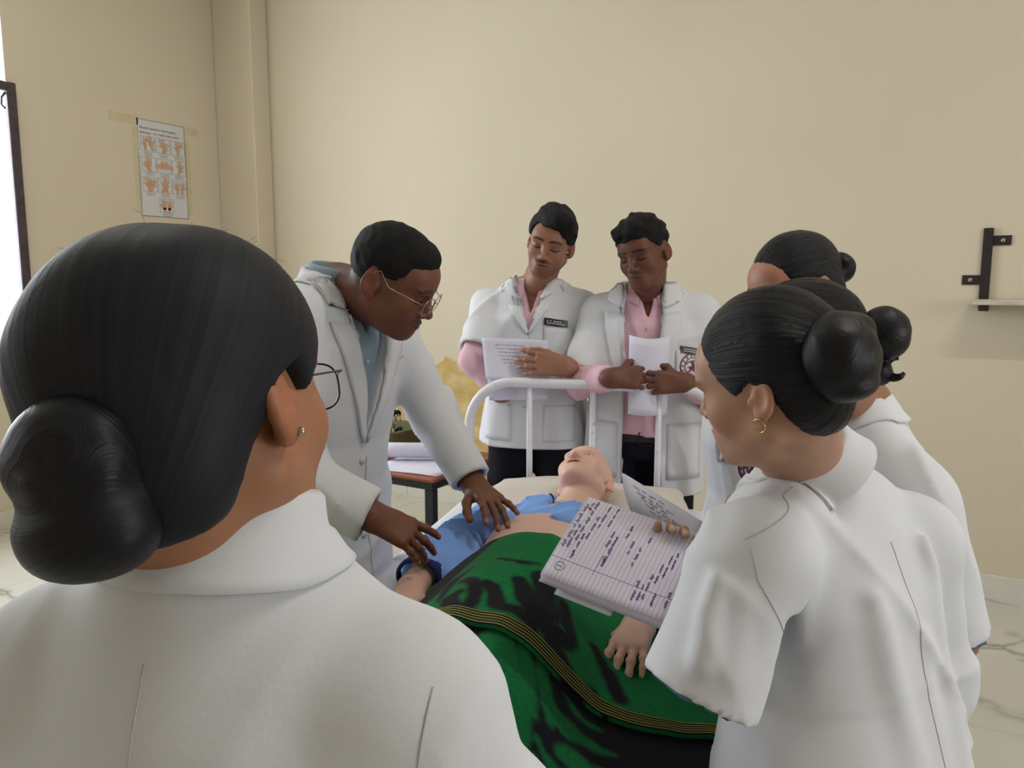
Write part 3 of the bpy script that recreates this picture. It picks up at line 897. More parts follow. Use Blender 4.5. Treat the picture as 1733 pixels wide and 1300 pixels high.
FL = np.array([0.068, 0.076, 0.071, 0.056])
def hand_ops(o, wrist, R, ts, curls, spread=(6, 1, -4, -10), thumb=None, s=1.0, fore=None, rf=0.026):
    """R columns: x = across, y = along the fingers, z = back of the hand. ts: +1/-1 side of the thumb along x."""
    o.frame(wrist, R, s)
    mx = np.array([0.029, 0.0095, -0.010, -0.028]) * ts; my = np.array([0.086, 0.090, 0.086, 0.077])
    for i in range(4):
        o.cone((mx[i] * 0.55, 0.0, 0), (mx[i], my[i], 0), 0.017, 0.0118, 0.014)
    o.cone((0, -0.02, 0), (0, 0.03, -0.002), 0.0215, 0.019, 0.015)
    o.cone((ts * 0.012, 0.012, -0.006), (ts * 0.032, 0.050, -0.010), 0.016, 0.013, 0.014)
    ends = []
    for i in range(4):
        c3 = curls[i]
        p = np.array([mx[i], my[i], 0.0]); ang = 0.0
        r = 0.0094 if i < 3 else 0.0082
        sp = math.radians(spread[i]) * ts
        for j, (fr, a) in enumerate(zip((0.46, 0.30, 0.24), c3)):
            ang += math.radians(a)
            d = np.array([math.sin(sp) * math.cos(ang), math.cos(sp) * math.cos(ang), -math.sin(ang)])
            p2 = p + d * FL[i] * fr * 1.08
            o.cone(p, p2, r, r * 0.90, 0.004)
            if j < 2: o.ell(p, (r * 1.07,) * 3, 0.004)
            r *= 0.90; p = p2
        nrm = np.array([0, math.sin(ang), math.cos(ang)])
        o.nails.append((o.w(p - d * 0.002 + nrm * r * 0.8), 0.0062 * s)); ends.append(o.w(p))
    if thumb is None: thumb = ((0.72, 0.62, -0.30), (0.50, 0.80, -0.35), (0.35, 0.88, -0.32))
    p = np.array([ts * 0.024, 0.030, -0.008]); r = 0.0125
    for L, d in zip((0.040, 0.032, 0.025), thumb):
        d = np.array([ts * d[0], d[1], d[2]]); d /= np.linalg.norm(d)
        p2 = p + d * L; o.cone(p, p2, r, r * 0.90, 0.006); r *= 0.9; p = p2
    ends.append(o.w(p))
    if fore is not None:
        o.frame(); o.cone(wrist, fore, rf * s, rf * 1.35 * s, 0.02)
    o.frame()
    return ends

def male_rings(k, hem, w=1.0):
    return [(hem, 0.198 * w, 0.150 * w), (0.95 * k, 0.186 * w, 0.136 * w), (1.07 * k, 0.170 * w, 0.124 * w), (1.20 * k, 0.178 * w, 0.126 * w),
            (1.31 * k, 0.176 * w, 0.118 * w), (1.395 * k, 0.135 * w, 0.088 * w), (1.452 * k, 0.080, 0.068)]
def female_rings(k, hem, w=1.0):
    return [(hem, 0.205 * w, 0.150 * w), (0.94 * k, 0.195 * w, 0.142 * w), (1.07 * k, 0.165 * w, 0.122 * w), (1.20 * k, 0.168 * w, 0.132 * w),
            (1.31 * k, 0.166 * w, 0.112 * w), (1.395 * k, 0.120 * w, 0.082 * w), (1.452 * k, 0.058, 0.054)]

M_SKIN = skin_mat('skin')
M_COAT = cloth('white_coat_cotton', (225, 226, 231), 0.025, 520, 0.18)
M_SEAM = cloth('coat_seam', (196, 192, 188), 0.05, 500, 0.2)
M_PINK = cloth('pink_shirt_cotton', (232, 190, 204), 0.03, 480, 0.15)
M_BLUE = cloth('pale_blue_shirt_cotton', (150, 172, 188), 0.03, 480, 0.15)
M_KURTA = cloth('blue_grey_uniform_cotton', (92, 118, 144), 0.05, 480, 0.15)
M_TROUS = cloth('navy_black_trouser_twill', (27, 27, 38), 0.1, 480, 0.15, 0.8)
M_TROUSG = cloth('grey_trouser_twill', (128, 138, 146), 0.06, 480, 0.15)
M_SHOE = Mt('black_leather', (26, 24, 24), 0.4, 0.5).mottle(30, 0.2).m
M_BUTTON = Mt('white_button', (214, 212, 216), 0.35, 0.5).mottle(60, 0.05).m
M_HAIRM = hair_mat('short_black_hair', (15, 14, 16), 0.72, 30, 0.5)
M_BADGE = Mt('black_badge_plastic', (34, 32, 38), 0.35, 0.5).mottle(50, 0.1).m
M_PRINT = Mt('pale_print', (196, 192, 200), 0.6, 0.3).mottle(50, 0.1).m
M_MAROON = Mt('maroon_embroidery', (126, 70, 92), 0.8, 0.2).mottle(120, 0.2).m
M_WIRE = Mt('silver_wire', (176, 168, 150), 0.25, 0.6, 0.9).mottle(60, 0.05).m
M_GOLD = Mt('gold_earring', (214, 176, 104), 0.25, 0.6, 1.0).mottle(60, 0.05).m
M_DARKWIRE = Mt('dark_wire', (44, 42, 46), 0.3, 0.5, 0.6).mottle(60, 0.05).m
def _lens():
    t = Mt('spectacle_lens', (240, 245, 250), 0.05, 0.5)
    tr = t.n('ShaderNodeBsdfTransparent'); gl = t.n('ShaderNodeBsdfGlossy'); gl.inputs['Roughness'].default_value = 0.02
    mx = t.n('ShaderNodeMixShader'); mx.inputs[0].default_value = 0.10
    t.l(tr.outputs[0], mx.inputs[1]); t.l(gl.outputs[0], mx.inputs[2])
    out = [n for n in t.nt.nodes if n.type == 'OUTPUT_MATERIAL'][0]; t.l(mx.outputs[0], out.inputs['Surface'])
    return t.m
M_LENS = _lens()

class Fig:
    def __init__(s, label, x, y, yaw, Ht, skin, group=None, fem=False):
        s.root = thing('person', label, 'person', (x, y, 0), math.radians(yaw), group)
        s.x, s.y, s.yaw = x, y, math.radians(yaw)
        s.Ht = Ht; s.k = Ht / 1.72; s.chunks = []; s.skin = np.array(lin(skin)); s.fem = fem
        s.lean = 0.0; s.side = 0.0
    def loc(s, p):
        d = np.array([p[0] - s.x, p[1] - s.y]); c, n = math.cos(-s.yaw), math.sin(-s.yaw)
        return np.array([c * d[0] - n * d[1], n * d[0] + c * d[1], p[2]])
    def vec(s, v):
        c, n = math.cos(-s.yaw), math.sin(-s.yaw)
        return np.array([c * v[0] - n * v[1], n * v[0] + c * v[1], v[2]])
    def px(s, a, b, d): return s.loc(atd(a, b, d))
    def bend(s, p):
        x, y, z = p; zh = 0.95 * s.k
        if z > zh:
            a = math.radians(s.lean) * min(1, (z - zh) / 0.15)
            y, z = y * math.cos(a) + (z - zh) * math.sin(a), zh - y * math.sin(a) + (z - zh) * math.cos(a)
            x = x + s.side * (z - zh)
        return np.array([x, y, z])
    def rings(s, hem, w=1.0, shrink=0.0, z0=None, z1=None):
        out = []
        for (z, a, b) in (female_rings if s.fem else male_rings)(s.k, hem, w):
            if z0 is not None and z < z0 - 1e-6: continue
            if z1 is not None and z > z1 + 1e-6: continue
            p = s.bend((0, 0, z)); out.append((p[0], p[1], p[2], a - shrink, b - shrink))
        return out
    def sh(s, side, dx=0.0):
        w = 0.158 if s.fem else 0.172
        return s.bend((side * (w * s.k + dx), -0.008, 1.338 * s.k))
    def add_skin(s, V, Q, C=None):
        if C is None: C = np.tile(s.skin, (len(V), 1))
        s.chunks.append((V, Q, C))
    def head(s, c, fwd, up, sz=1.0, h=0.0026, neck=None, **kw):
        """c, fwd, up in the person's frame."""
        s.hc = np.array(c); s.hR = frame_from(fwd, up); s.hs = sz
        o = Ops(); hk = {k: kw.pop(k) for k in ('ears', 'mouth_open') if k in kw}
        head_ops(o, s.hc, s.hR, sz, ear_s=0.82 if s.fem else 1.0, **hk)
        nb = s.bend((0, -0.012, 1.415 * s.k)) if neck is None else np.array(neck)
        a = o.w((0, -0.030, -0.045)); a2 = o.w((0, 0.022, -0.085)); o.frame()
        rn = 0.047 if s.fem else 0.056
        o.cone(a, nb, rn * 0.98, rn * 1.08, 0.02)
        o.cone(a2, nb + np.array([0, 0.012, -0.01]), rn * 0.55, rn * 0.8, 0.03)
        for m in (-1, 1):
            o.cone(nb + np.array([0, -0.01, 0.0]), s.sh(m) * 0.55 + nb * 0.45 + np.array([0, 0.012, -0.055]), 0.040, 0.034, 0.04)
        V, Q = o.mesh(h)
        s.add_skin(V, Q, head_color(V, s.hc, s.hR, sz, s.skin, **kw))
        return s
    def hpt(s, p): return s.hc + s.hR @ (np.array(p, float) * s.hs)
    def hand(s, wrist, y, z, ts, curls, h=0.0022, elbow=None, sz=1.0, **kw):
        """wrist and directions in the person's frame: y along the fingers, z out of the back of the hand."""
        y = np.array(y, float); y /= np.linalg.norm(y); z = np.array(z, float); z -= y * np.dot(y, z); z /= np.linalg.norm(z)
        R = np.stack([np.cross(y, z), y, z], 1)
        o = Ops()
        ends = hand_ops(o, np.array(wrist, float), R, ts, curls, fore=None if elbow is None else np.array(elbow), s=sz, **kw)
        V, Q = o.mesh(h)
        C = np.tile(s.skin, (len(V), 1))
        for (p, r) in o.nails:
            m = np.clip(1.6 - np.linalg.norm(V - p, axis=1) / r, 0, 1)[:, None]
            C = C * (1 - m * 0.75) + np.minimum(C * np.array([1.9, 1.9, 1.9]) + 0.05, 0.8) * m * 0.75
        s.add_skin(V, Q, C); return ends
    def inner(s, arms, hem=0.7):
        """The part of the body the clothes hide: trunk, limbs."""
        o = Ops(); o.loft(s.rings(0.86 * s.k, w=0.86, shrink=0.022), 0.02)
        for pts in arms:
            o.cone(pts[0], pts[1], 0.044, 0.038, 0.02); o.cone(pts[1], pts[2], 0.037, 0.026, 0.01)
        for m in (-1, 1):
            o.cone((m * 0.09, 0, 0.88 * s.k), (m * 0.10, 0.01, 0.47 * s.k), 0.072, 0.05, 0.02)
            o.cone((m * 0.10, 0.01, 0.47 * s.k), (m * 0.10, -0.01, 0.07), 0.05, 0.034, 0.01)
            o.cone((m * 0.10, -0.02, 0.05), (m * 0.11, 0.12, 0.035), 0.032, 0.022, 0.02)
        s.add_skin(*o.mesh(0.016))
    def finish(s):
        n = 0; Vs, Qs, Cs = [], [], []
        for V, Q, C in s.chunks:
            Vs.append(V); Qs.append(Q + n); Cs.append(C); n += len(V)
        return mk('body', np.concatenate(Vs), np.concatenate(Qs), M_SKIN, s.root, col=np.concatenate(Cs))
    def legs(s, mat, top=None, name='trousers', wide=1.0):
        k = s.k; o = Ops(); top = 1.0 * k if top is None else top
        o.loft([(0, 0, 0.84 * k, 0.168, 0.118), (0, 0, min(0.93 * k, top - 0.01), 0.168, 0.120), (0, 0, top, 0.164, 0.116)], 0.03)
        for m in (-1, 1):
            o.cone((m * 0.085, 0, 0.88 * k), (m * 0.105, 0.015, 0.47 * k), 0.092 * wide, 0.072 * wide, 0.03)
            o.cone((m * 0.105, 0.015, 0.47 * k), (m * 0.11, 0.0, 0.09), 0.072 * wide, 0.064 * wide, 0.02)
        o.raw(lambda P: P[..., 2] - 0.075, (-0.3, -0.3, 0), (0.3, 0.3, 0.12), 0, True)
        V, Q = o.mesh(0.012, lambda P: 0.004 * noise(P, (7, 7, 3), 1))
        mk(name, V, Q, mat, s.root)
        for m in (-1, 1):
            o = Ops(); o.cone((m * 0.11, -0.055, 0.045), (m * 0.12, 0.12, 0.036), 0.042, 0.036, 0.02); o.ell((m * 0.12, 0.15, 0.034), (0.042, 0.06, 0.030), 0.02)
            o.cone((m * 0.11, -0.03, 0.05), (m * 0.11, -0.01, 0.095), 0.042, 0.045, 0.02)
            o.raw(lambda P: P[..., 2] - 0.002, (-0.3, -0.3, -0.06), (0.3, 0.4, 0.02), 0, True)
            V, Q = o.mesh(0.008); mk('shoe', V, Q, M_SHOE, s.root)

    def garment(s, name, mat, hem, w, arms, h=0.008, opening=None, disp=0.004, shrink=0.0, extra=None, seed=0, cuffs=True, kk=0.035, nr=0.046):
        """Upper garment as one hollow-cuffed solid. arms: list of dicts(pts, rad, side)."""
        o = Ops(); rings = s.rings(hem, w, shrink)
        rings[0] = (rings[0][0], rings[0][1], rings[0][2], rings[0][3], rings[0][4])
        o.loft(rings, 0.02)
        for a in arms:
            m = a['side']; S = np.array(a['pts'][0])
            nb = s.bend((m * 0.045, -0.012, 1.405 * s.k))
            r0 = a['rad'][0]
            o.cone(nb, S + np.array([0, 0, 0.006]), nr - shrink, r0 * 0.82, 0.05)
            o.ell(S, (r0 * 0.94,) * 3, 0.04)
        for a in arms:
            pts = [np.array(p, float) for p in a['pts']]; rad = a['rad']
            end = pts[-1]; ed = end - pts[-2]; ed /= np.linalg.norm(ed); cutp = end; hol = max(a.get('hollow', 0.008), 1.9 * h)
            def fn(P, pts=pts, rad=rad, end=end, ed=ed, hol=hol):
                d = None
                for i in range(len(pts) - 1):
                    b = pts[i + 1] if i < len(pts) - 2 else pts[i + 1] + ed * 0.03
                    c = d_cone(P, pts[i], b, rad[i], rad[i + 1]); d = c if d is None else smin(d, c, 0.025)
                pl = (P - end.astype(np.float32)) @ ed.astype(np.float32)
                d = np.maximum(d, pl)
                inn = d_cone(P, end - ed * 0.05, end + ed * 0.05, rad[-1] - hol, rad[-1] - hol)
                return -smin(-d, inn, 0.002)
            A = np.array(pts); mr = max(rad) + 0.05
            o.raw(fn, A.min(0) - mr, A.max(0) + mr, a.get('k', kk))
        if opening is not None:
            lo = np.array([-0.3, -0.02, 0.3]); hi = np.array([0.3, 0.9, 1.9])
            o.raw(opening, lo, hi, 0.004, True)
        if extra: extra(o)
        els = [np.array(a['pts'][1], np.float32) for a in arms if len(a['pts']) > 2]
        def dfn(P):
            v = disp * 0.8 * noise(P, (5, 5, 2.2), seed) + disp * 0.35 * noise(P, (12, 12, 6), seed + 1) + disp * 2.3 * (wrinkle(P, seed) - 0.25)
            for e in els:
                g = np.exp(-(np.linalg.norm(P - e, axis=-1) / 0.09) ** 2)
                v = v + g * disp * 1.1 * noise(P, (9, 9, 22), seed + 2)
            for a in arms:
                v = v * (1 - 0.92 * np.exp(-(np.linalg.norm(P - a['pts'][-1].astype(np.float32), axis=-1) / 0.085) ** 4))
            return v
        V, Q = o.mesh(h, dfn)
        ob = mk(name, V, Q, mat, s.root)
        return ob, bvh_of(V, Q)

    def seam(s, bvh, pts, d, n=40, r=0.0013, mat=None, name='seam', parent=None, off=0.0002):
        P, N = project(bvh, resample(pts, n), d, off)
        return MB().tube(P, r, 5).build(name, mat or M_SEAM, parent or s.root, True)

    def collar(s, mat, c, R, rx, ry, thm, stand, fall0, fall1, flare, bvh=None, name='collar', n=48, pexp=2.0, gap=0.006, drop=0.0, push=0.003, z0=-0.012):
        """Fold-over collar: a band round the neck that turns over and lies on the garment."""
        th = np.linspace(-thm, thm, n); rows = []
        c = np.array(c); R = np.array(R)
        f = np.abs(th / thm) ** pexp
        fall = fall0 + (fall1 - fall0) * f
        dz = -drop * f
        def row(r, z): return np.stack([(rx + r) * np.sin(th), -(ry + r) * np.cos(th), z + dz], 1)
        rows = [row(0, z0 + 0 * th), row(0.0, stand * 0.6 + 0 * th), row(0.002, stand + 0 * th), row(0.006, stand + 0.003 + 0 * th), row(0.010, stand - 0.001 + 0 * th)]
        m = 7
        for k in range(1, m + 1):
            t = k / m
            rows.append(row(0.010 + gap * t + flare * t * t * (0.6 + 0.4 * f), stand - fall * t))
        Qg = np.stack(rows, 0)
        Qg = c + Qg @ R.T
        if bvh is not None:
            for i in range(5, len(rows)):
                for j in range(n):
                    p = Vector(Qg[i, j]); hit, nn, _, dist = bvh.find_nearest(p)
                    if hit is not None and (p - hit).dot(nn) < push and dist < 0.05:
                        Qg[i, j] = hit + nn * push
        gi, gj = np.gradient(Qg, axis=(0, 1)); N = np.cross(gi, gj); N /= np.linalg.norm(N, axis=-1, keepdims=True) + 1e-9
        cen = Qg.mean((0, 1))
        if ((Qg[-1] - cen) * N[-1]).sum() < 0: N = -N
        mb = MB().slab(Qg + N * 0.0012, N, 0.0020)
        return mb.build(name, mat, s.root, True)

def hairline_cap(fig, cap, extra, zl, noise_amp, noise_sc, h, mat, name='hair', axis=None, front_x=None, seed=2, cut=None, strand_amp=0.0, strand_n=70, lowback=None, tilt=None):
    """Hair as one shell shaped by a hairline curve zl: (ys, zs) in the head's frame."""
    c, R, s_ = fig.hc.astype(np.float32), fig.hR.astype(np.float32), fig.hs
    ys, zs = zl
    (cc, cr) = cap
    ax = np.array(axis if axis is not None else (0, -1, 0), np.float32); ax /= np.linalg.norm(ax)
    u = np.cross(ax, [1.0, 0, 0]); u /= np.linalg.norm(u); v = np.cross(ax, u)
    def phi(q):
        qq = q - np.array([0, -0.01, 0.02], np.float32)
        return np.arctan2(qq @ u.astype(np.float32), qq @ v.astype(np.float32))
    def fn(P):
        q = ((P - c) @ R) / s_
        d = d_ell(q, cc, cr)
        for (e, r, k) in extra: d = smin(d, d_ell(q, e, r), k)
        zz = np.interp(q[..., 1], ys, zs)
        if front_x is not None: zz = zz + np.interp(q[..., 0], *front_x) * np.clip((q[..., 1] - 0.02) / 0.04, 0, 1)
        zz = zz + noise_amp * 0.8 * noise(q, (30, 30, 30), seed + 1)
        d = -smin(-d, -((zz - q[..., 2]) * 0.85), 0.006)
        # hollow towards the skull so the shell is hair only
        return d * s_
    o = Ops(); m = 0.16 * s_
    o.raw(fn, fig.hc - m, fig.hc + m, 0.0)
    if cut: cut(o)
    def dsp(P):
        q = ((P - c) @ R) / s_
        a = noise_amp * noise(q, noise_sc, seed)
        if strand_amp: a = a + strand_amp * np.sin(phi(q) * strand_n + 3 * np.sin(phi(q) * 9)) * (0.6 + 0.4 * np.sin(phi(q) * 23))
        return a
    V, Q = o.mesh(h, dsp)
    q = ((V - fig.hc) @ fig.hR) / s_
    st = phi(q.astype(np.float32))
    return mk(name, V, Q, mat, fig.root, attrs={'strand': st})

def bun(fig, pos, radii, rotax, h, mat, lobes, seed=1, amp=0.003, parent=None):
    """Coiled bun; pos, radii in the head's frame, rotax: the axis it is wound about."""
    c, R, s_ = fig.hc.astype(np.float32), fig.hR.astype(np.float32), fig.hs
    ax = np.array(rotax, float); ax /= np.linalg.norm(ax)
    u = np.cross(ax, [1.0, 0, 0.0]) if abs(ax[0]) < 0.9 else np.cross(ax, [0, 1.0, 0]); u /= np.linalg.norm(u); v = np.cross(ax, u)
    P0 = np.array(pos, np.float32)
    def spiral(q):
        d = q - P0; a = np.arctan2(d @ v.astype(np.float32), d @ u.astype(np.float32)); hgt = d @ ax.astype(np.float32)
        rad = np.sqrt(np.maximum((d * d).sum(-1) - hgt ** 2, 0))
        return a, rad, hgt
    def fn(P):
        q = ((P - c) @ R) / s_
        d = d_ell(q, P0, radii)
        for (e, r) in lobes: d = smin(d, d_ell(q, e, r), 0.008)
        return d * s_
    o = Ops(); w = fig.hpt(pos); m = (max(radii) * 1.9 + 0.03) * s_
    o.raw(fn, w - m, w + m)
    def dsp(P):
        q = ((P - c) @ R) / s_
        a, rad, hg = spiral(q)
        return amp * np.sin(rad * 260 - a * 1.0 + 1.5 * np.sin(a * 2) + hg * 120) * 0.6 + amp * 0.5 * noise(q, (22, 22, 22), seed)
    V, Q = o.mesh(h, dsp)
    q = ((V - fig.hc) @ fig.hR) / s_
    a, rad, hg = spiral(q.astype(np.float32))
    return mk('hair_bun', V, Q, mat, parent or fig.root, attrs={'strand': rad * 45 + hg * 30 + 0.25 * np.sin(a * 2)})

def glasses(fig, mat, y=0.100, z=-0.002, rx=0.025, rz=0.0185, drop=0.0, ear=(-0.02, 0.012), wide=0.031, hw=0.069, r=0.0011):
    g = MB(); lens = MB()
    root = None
    def loop(m):
        pts = []
        for q in np.linspace(0, 2 * math.pi, 29)[:-1]:
            cx = abs(math.cos(q)) ** 0.7 * math.copysign(1, math.cos(q)); sz_ = abs(math.sin(q)) ** 0.7 * math.copysign(1, math.sin(q))
            pts.append(fig.hpt((m * wide + rx * cx, y - 0.004 * abs(cx * m + 1) * 0.6, z + drop + rz * sz_)))
        return pts
    for m in (-1, 1):
        L = loop(m); g.tube(L, r, 6, closed=True)
        n0 = len(lens.V); lens.add([fig.hpt((m * wide, y - 0.002, z + drop))] + L, [(0, 1 + i, 1 + (i + 1) % len(L)) for i in range(len(L))])
        g.tube([fig.hpt(p) for p in ((m * (wide + rx), y - 0.006, z + drop + 0.008), (m * (hw + 0.001), y - 0.022, z + drop + 0.010), (m * (hw + 0.006), 0.02, z * 0.5 + 0.006), (m * (hw + 0.008), ear[0] + 0.012, ear[1] + 0.012), (m * (hw + 0.006), ear[0] - 0.012, ear[1] - 0.008))], r, 6)
        g.tube([fig.hpt((m * 0.008, y - 0.002, z + drop - 0.004)), fig.hpt((m * 0.010, y - 0.010, z + drop - 0.010))], r * 0.8, 5)
    g.tube([fig.hpt((-(wide - rx), y, z + drop + 0.005)), fig.hpt((0, y + 0.004, z + drop + 0.008)), fig.hpt(((wide - rx), y, z + drop + 0.005))], r, 6)
    ob = g.build('eyeglasses', mat, fig.root, True)
    lens.build('lens', M_LENS, ob, True)
    return ob

def arm(side, pts, rad, **kw): return dict(side=side, pts=[np.array(p, float) for p in pts], rad=list(rad), **kw)
def lerp(a, b, t): return np.array(a) * (1 - t) + np.array(b) * t
# ------------------------------------------------------------------ the instructor in the long white coat
def vopen(fig, zv, zt, half, ymin=0.0, below=0.0, xoff=0.0, p=1.0):
    """V-shaped front opening: half width grows from 'below' at zv to 'half' at zt."""
    def fn(P):
        t = np.clip((P[..., 2] - zv) / (zt - zv), -5, 1.3)
        w = np.where(t > 0, below + (half - below) * np.maximum(t, 0) ** p, below if below > 0 else -0.05)
        yc = ymin + np.maximum(P[..., 2] - 0.95 * fig.k, 0) * math.tan(math.radians(fig.lean))
        return np.maximum(np.abs(P[..., 0] - xoff) - w, -(P[..., 1] - yc))
    return fn

def lapels(fig, bvh, mat, zv, zt, half, d, wid=0.055, notch=0.62, below=0.0, sides=(-1, 1), xoff=0.0, p=1.0):
    """Notched lapels folded back along the V."""
    for m in sides:
        mb = MB()
        def inner_pt(t): return (xoff + m * (below + (half - below) * t ** p + 0.002), zv + (zt - zv) * t)
        ts = np.linspace(0, 1, 9)
        A = [inner_pt(t) for t in ts if t <= notch]
        B = [(xoff + m * (abs(a[0] - xoff) + wid * min(1, 0.10 + 1.35 * t)), a[1] + 0.004) for a, t in zip(A, ts)]
        g = lambda l: [fig.bend((x, 0.30, z)) * 1.0 for (x, z) in l]
        patch(mb, bvh, g(A), g(B), d, 14, 6, 0.004, 0.0045)
        A2 = [inner_pt(t) for t in (notch + 0.01, 0.8, 0.92, 1.05)]
        B2 = [(A2[0][0] + m * wid * 0.72, A2[0][1] + 0.022), (A2[1][0] + m * wid * 0.85, A2[1][1] + 0.016), (A2[2][0] + m * wid * 0.7, A2[2][1] + 0.01), (A2[3][0] + m * wid * 0.55, A2[3][1])]
        patch(mb, bvh, g(A2), g(B2), d, 10, 6, 0.004, 0.0045)
        mb.build('lapel', mat, fig.root, True)

def buttons(fig, bvh, pts, d, r=0.008, mat=None):
    for p in pts:
        P, N = project(bvh, [p], d, 0.001)
        q = Vector(N[0]).to_track_quat('Z', 'Y').to_matrix()
        ring = [(r * math.cos(a), r * math.sin(a)) for a in np.linspace(0, 2 * math.pi, 15)[:-1]]
        V = [tuple(Vector(P[0]) + q @ Vector((x, y, 0))) for x, y in ring] + [tuple(Vector(P[0]) + q @ Vector((x * 0.9, y * 0.9, 0.003))) for x, y in ring] + [tuple(Vector(P[0]) + q @ Vector((0, 0, 0.0022)))]
        n = len(ring); Fc = [(i, (i + 1) % n, n + (i + 1) % n, n + i) for i in range(n)] + [(n + i, n + (i + 1) % n, 2 * n) for i in range(n)]
        mk('button', V, Fc, mat or M_BUTTON, fig.root)

def pocket(fig, bvh, x0, x1, z0, z1, d, mat, name='pocket', y=0.3):
    mb = MB()
    A = [fig.bend((x0, y, z)) for z in (z1, z0)]; B = [fig.bend((x1, y, z)) for z in (z1, z0)]
    patch(mb, bvh, A, B, d, 8, 8, 0.0015, 0.0025)
    return mb.build(name, mat, fig.root, True)

FRONT = (0, -1, 0)
def badge(fig, bvh, x0, x1, z0, z1, tilt, d=FRONT):
    mb = MB(); 
    g = lambda x, z: (x, 0.3, z + tilt * (x - x0))
    patch(mb, bvh, [g(x0, z1), g(x1, z1)], [g(x0, z0), g(x1, z0)], d, 8, 3, 0.005, 0.002)
    b = mb.build('name_badge', M_BADGE, fig.root)
    for k, zz in enumerate((0.66, 0.36)):
        pm = MB(); n = 11; rnd = random.Random(int(abs(x0) * 1e4) + k)
        for i in range(n):
            if rnd.random() < 0.12: continue
            a = x0 + (x1 - x0) * (0.12 + 0.76 * i / n); c2 = x0 + (x1 - x0) * (0.12 + 0.76 * (i + 0.7) / n)
            z_ = z0 + (z1 - z0) * zz; hh = 0.0022
            patch(pm, bvh, [g(a, z_ + hh), g(c2, z_ + hh)], [g(a, z_ - hh), g(c2, z_ - hh)], d, 2, 2, 0.0075, 0.0004)
        pm.build('lettering', M_PRINT, b)

def emblem(fig, bvh, x, z, r, d=FRONT, seed=1, e=0.0055):
    """Embroidered round crest: double ring with small marks between, a figure in the middle."""
    mb = MB()
    def P(pts): return project(bvh, [(x + px_, 0.3, z + pz_) for px_, pz_ in pts], d, e)[0]
    for rr, w in ((1.0, 0.0022), (0.66, 0.0012)):
        mb.tube(P([(r * rr * math.cos(a), r * rr * math.sin(a)) for a in np.linspace(0, 2 * math.pi, 37)[:-1]]), w, 5, closed=True)
    for i in range(14):
        a = i / 14 * 2 * math.pi
        if 4.0 < a < 5.2: continue
        mb.tube(P([(r * q * math.cos(a + o_), r * q * math.sin(a + o_)) for q, o_ in ((0.76, 0), (0.9, 0.08))]), 0.0019, 5)
    rnd = random.Random(seed)
    for k in range(5):
        pts = [(r * 0.5 * (rnd.random() * 2 - 1), r * 0.5 * (rnd.random() * 2 - 1)) for _ in range(3)]
        mb.tube(P(list(map(tuple, spline(pts, 9)))), 0.0016, 5)
    mb.tube(P([(0.55 * r * math.cos(a), 0.12 * r + 0.28 * r * math.sin(a)) for a in np.linspace(0, math.pi, 9)]), 0.0018, 5)
    mb.tube(P([(-0.1 * r, -0.45 * r), (0, 0.0), (0.1 * r, 0.42 * r)]), 0.0018, 5)
    return mb.build('crest', M_MAROON, fig.root, True)
GRP = None
D = Fig('man with thin metal glasses in a long white coat leaning over the manikin', -0.49, 1.87, -118, 1.72, (122, 78, 60))
D.lean = 13
hd = D.px(665, 472, 1.721)
D.head(hd, D.vec((0.865, -0.12, -0.48)), D.vec((0.46, -0.22, 0.85)), 1.02, brow=0.85, moustache=0.75, stubble=0.35, fade=((-0.085, -0.015), 0.80))
el_r, wr_r = D.px(505, 815, 1.56), D.px(628, 873, 1.55)
el_l, wr_l = D.px(735, 700, 2.02), D.px(803, 822, 1.90)
sr, sl = D.sh(1), D.sh(-1)
D.inner([(sr, el_r, wr_r), (sl, el_l, wr_l)])
D.hand(wr_r, D.vec((0.80, 0.15, -0.46)), D.vec((0.35, -0.55, 0.75)), -1, [(6, 12, 8), (18, 14, 8), (22, 16, 8), (14, 12, 8)], elbow=lerp(wr_r, el_r, 0.4), sz=1.02, spread=(9, 2, -3, -12), thumb=((0.5, 0.85, -0.3), (0.25, 0.9, -0.35), (0.1, 0.95, -0.3)))
D.hand(wr_l, D.vec((0.47, -0.80, -0.16)), D.vec((0.25, -0.10, 0.95)), 1, [(12, 16, 10), (20, 14, 8), (18, 16, 8), (4, 12, 8)], elbow=lerp(wr_l, el_l, 0.4), sz=1.04, spread=(12, 3, -6, -22), thumb=((0.6, 0.75, -0.3), (0.35, 0.9, -0.35), (0.15, 0.95, -0.3)))
D.finish()
D.legs(M_TROUSG)
zv, zt, hf = 1.06, 1.46, 0.078
shirt, sb = D.garment('shirt', M_BLUE, 0.9, 1.0, [], h=0.010, shrink=0.018, opening=vopen(D, 1.30, 1.46, 0.045, 0.02), disp=0.003)
la = (0, -math.cos(math.radians(13)), math.sin(math.radians(13)))
coat, cb = D.garment('coat', M_COAT, 0.52, 1.10, [
    arm(1, [sr, el_r, lerp(el_r, wr_r, 0.97)], (0.078, 0.066, 0.056), hollow=0.006),
    arm(-1, [sl, el_l, lerp(el_l, wr_l, 0.92)], (0.078, 0.066, 0.052), hollow=0.006)],
    h=0.0075, opening=vopen(D, zv, zt, hf, 0.02), disp=0.005, seed=1)
lapels(D, cb, M_COAT, zv, zt, hf, la, 0.062, notch=0.80)
D.collar(M_BLUE, D.bend((0, -0.012, 1.425)), frame_from(D.bend((0, 1, 1.5)) - D.bend((0, 0, 1.5)), D.bend((0, 0, 1.6)) - D.bend((0, 0, 1.4))), 0.062, 0.066, math.radians(152), 0.040, 0.045, 0.075, 0.012, sb, 'shirt_collar')
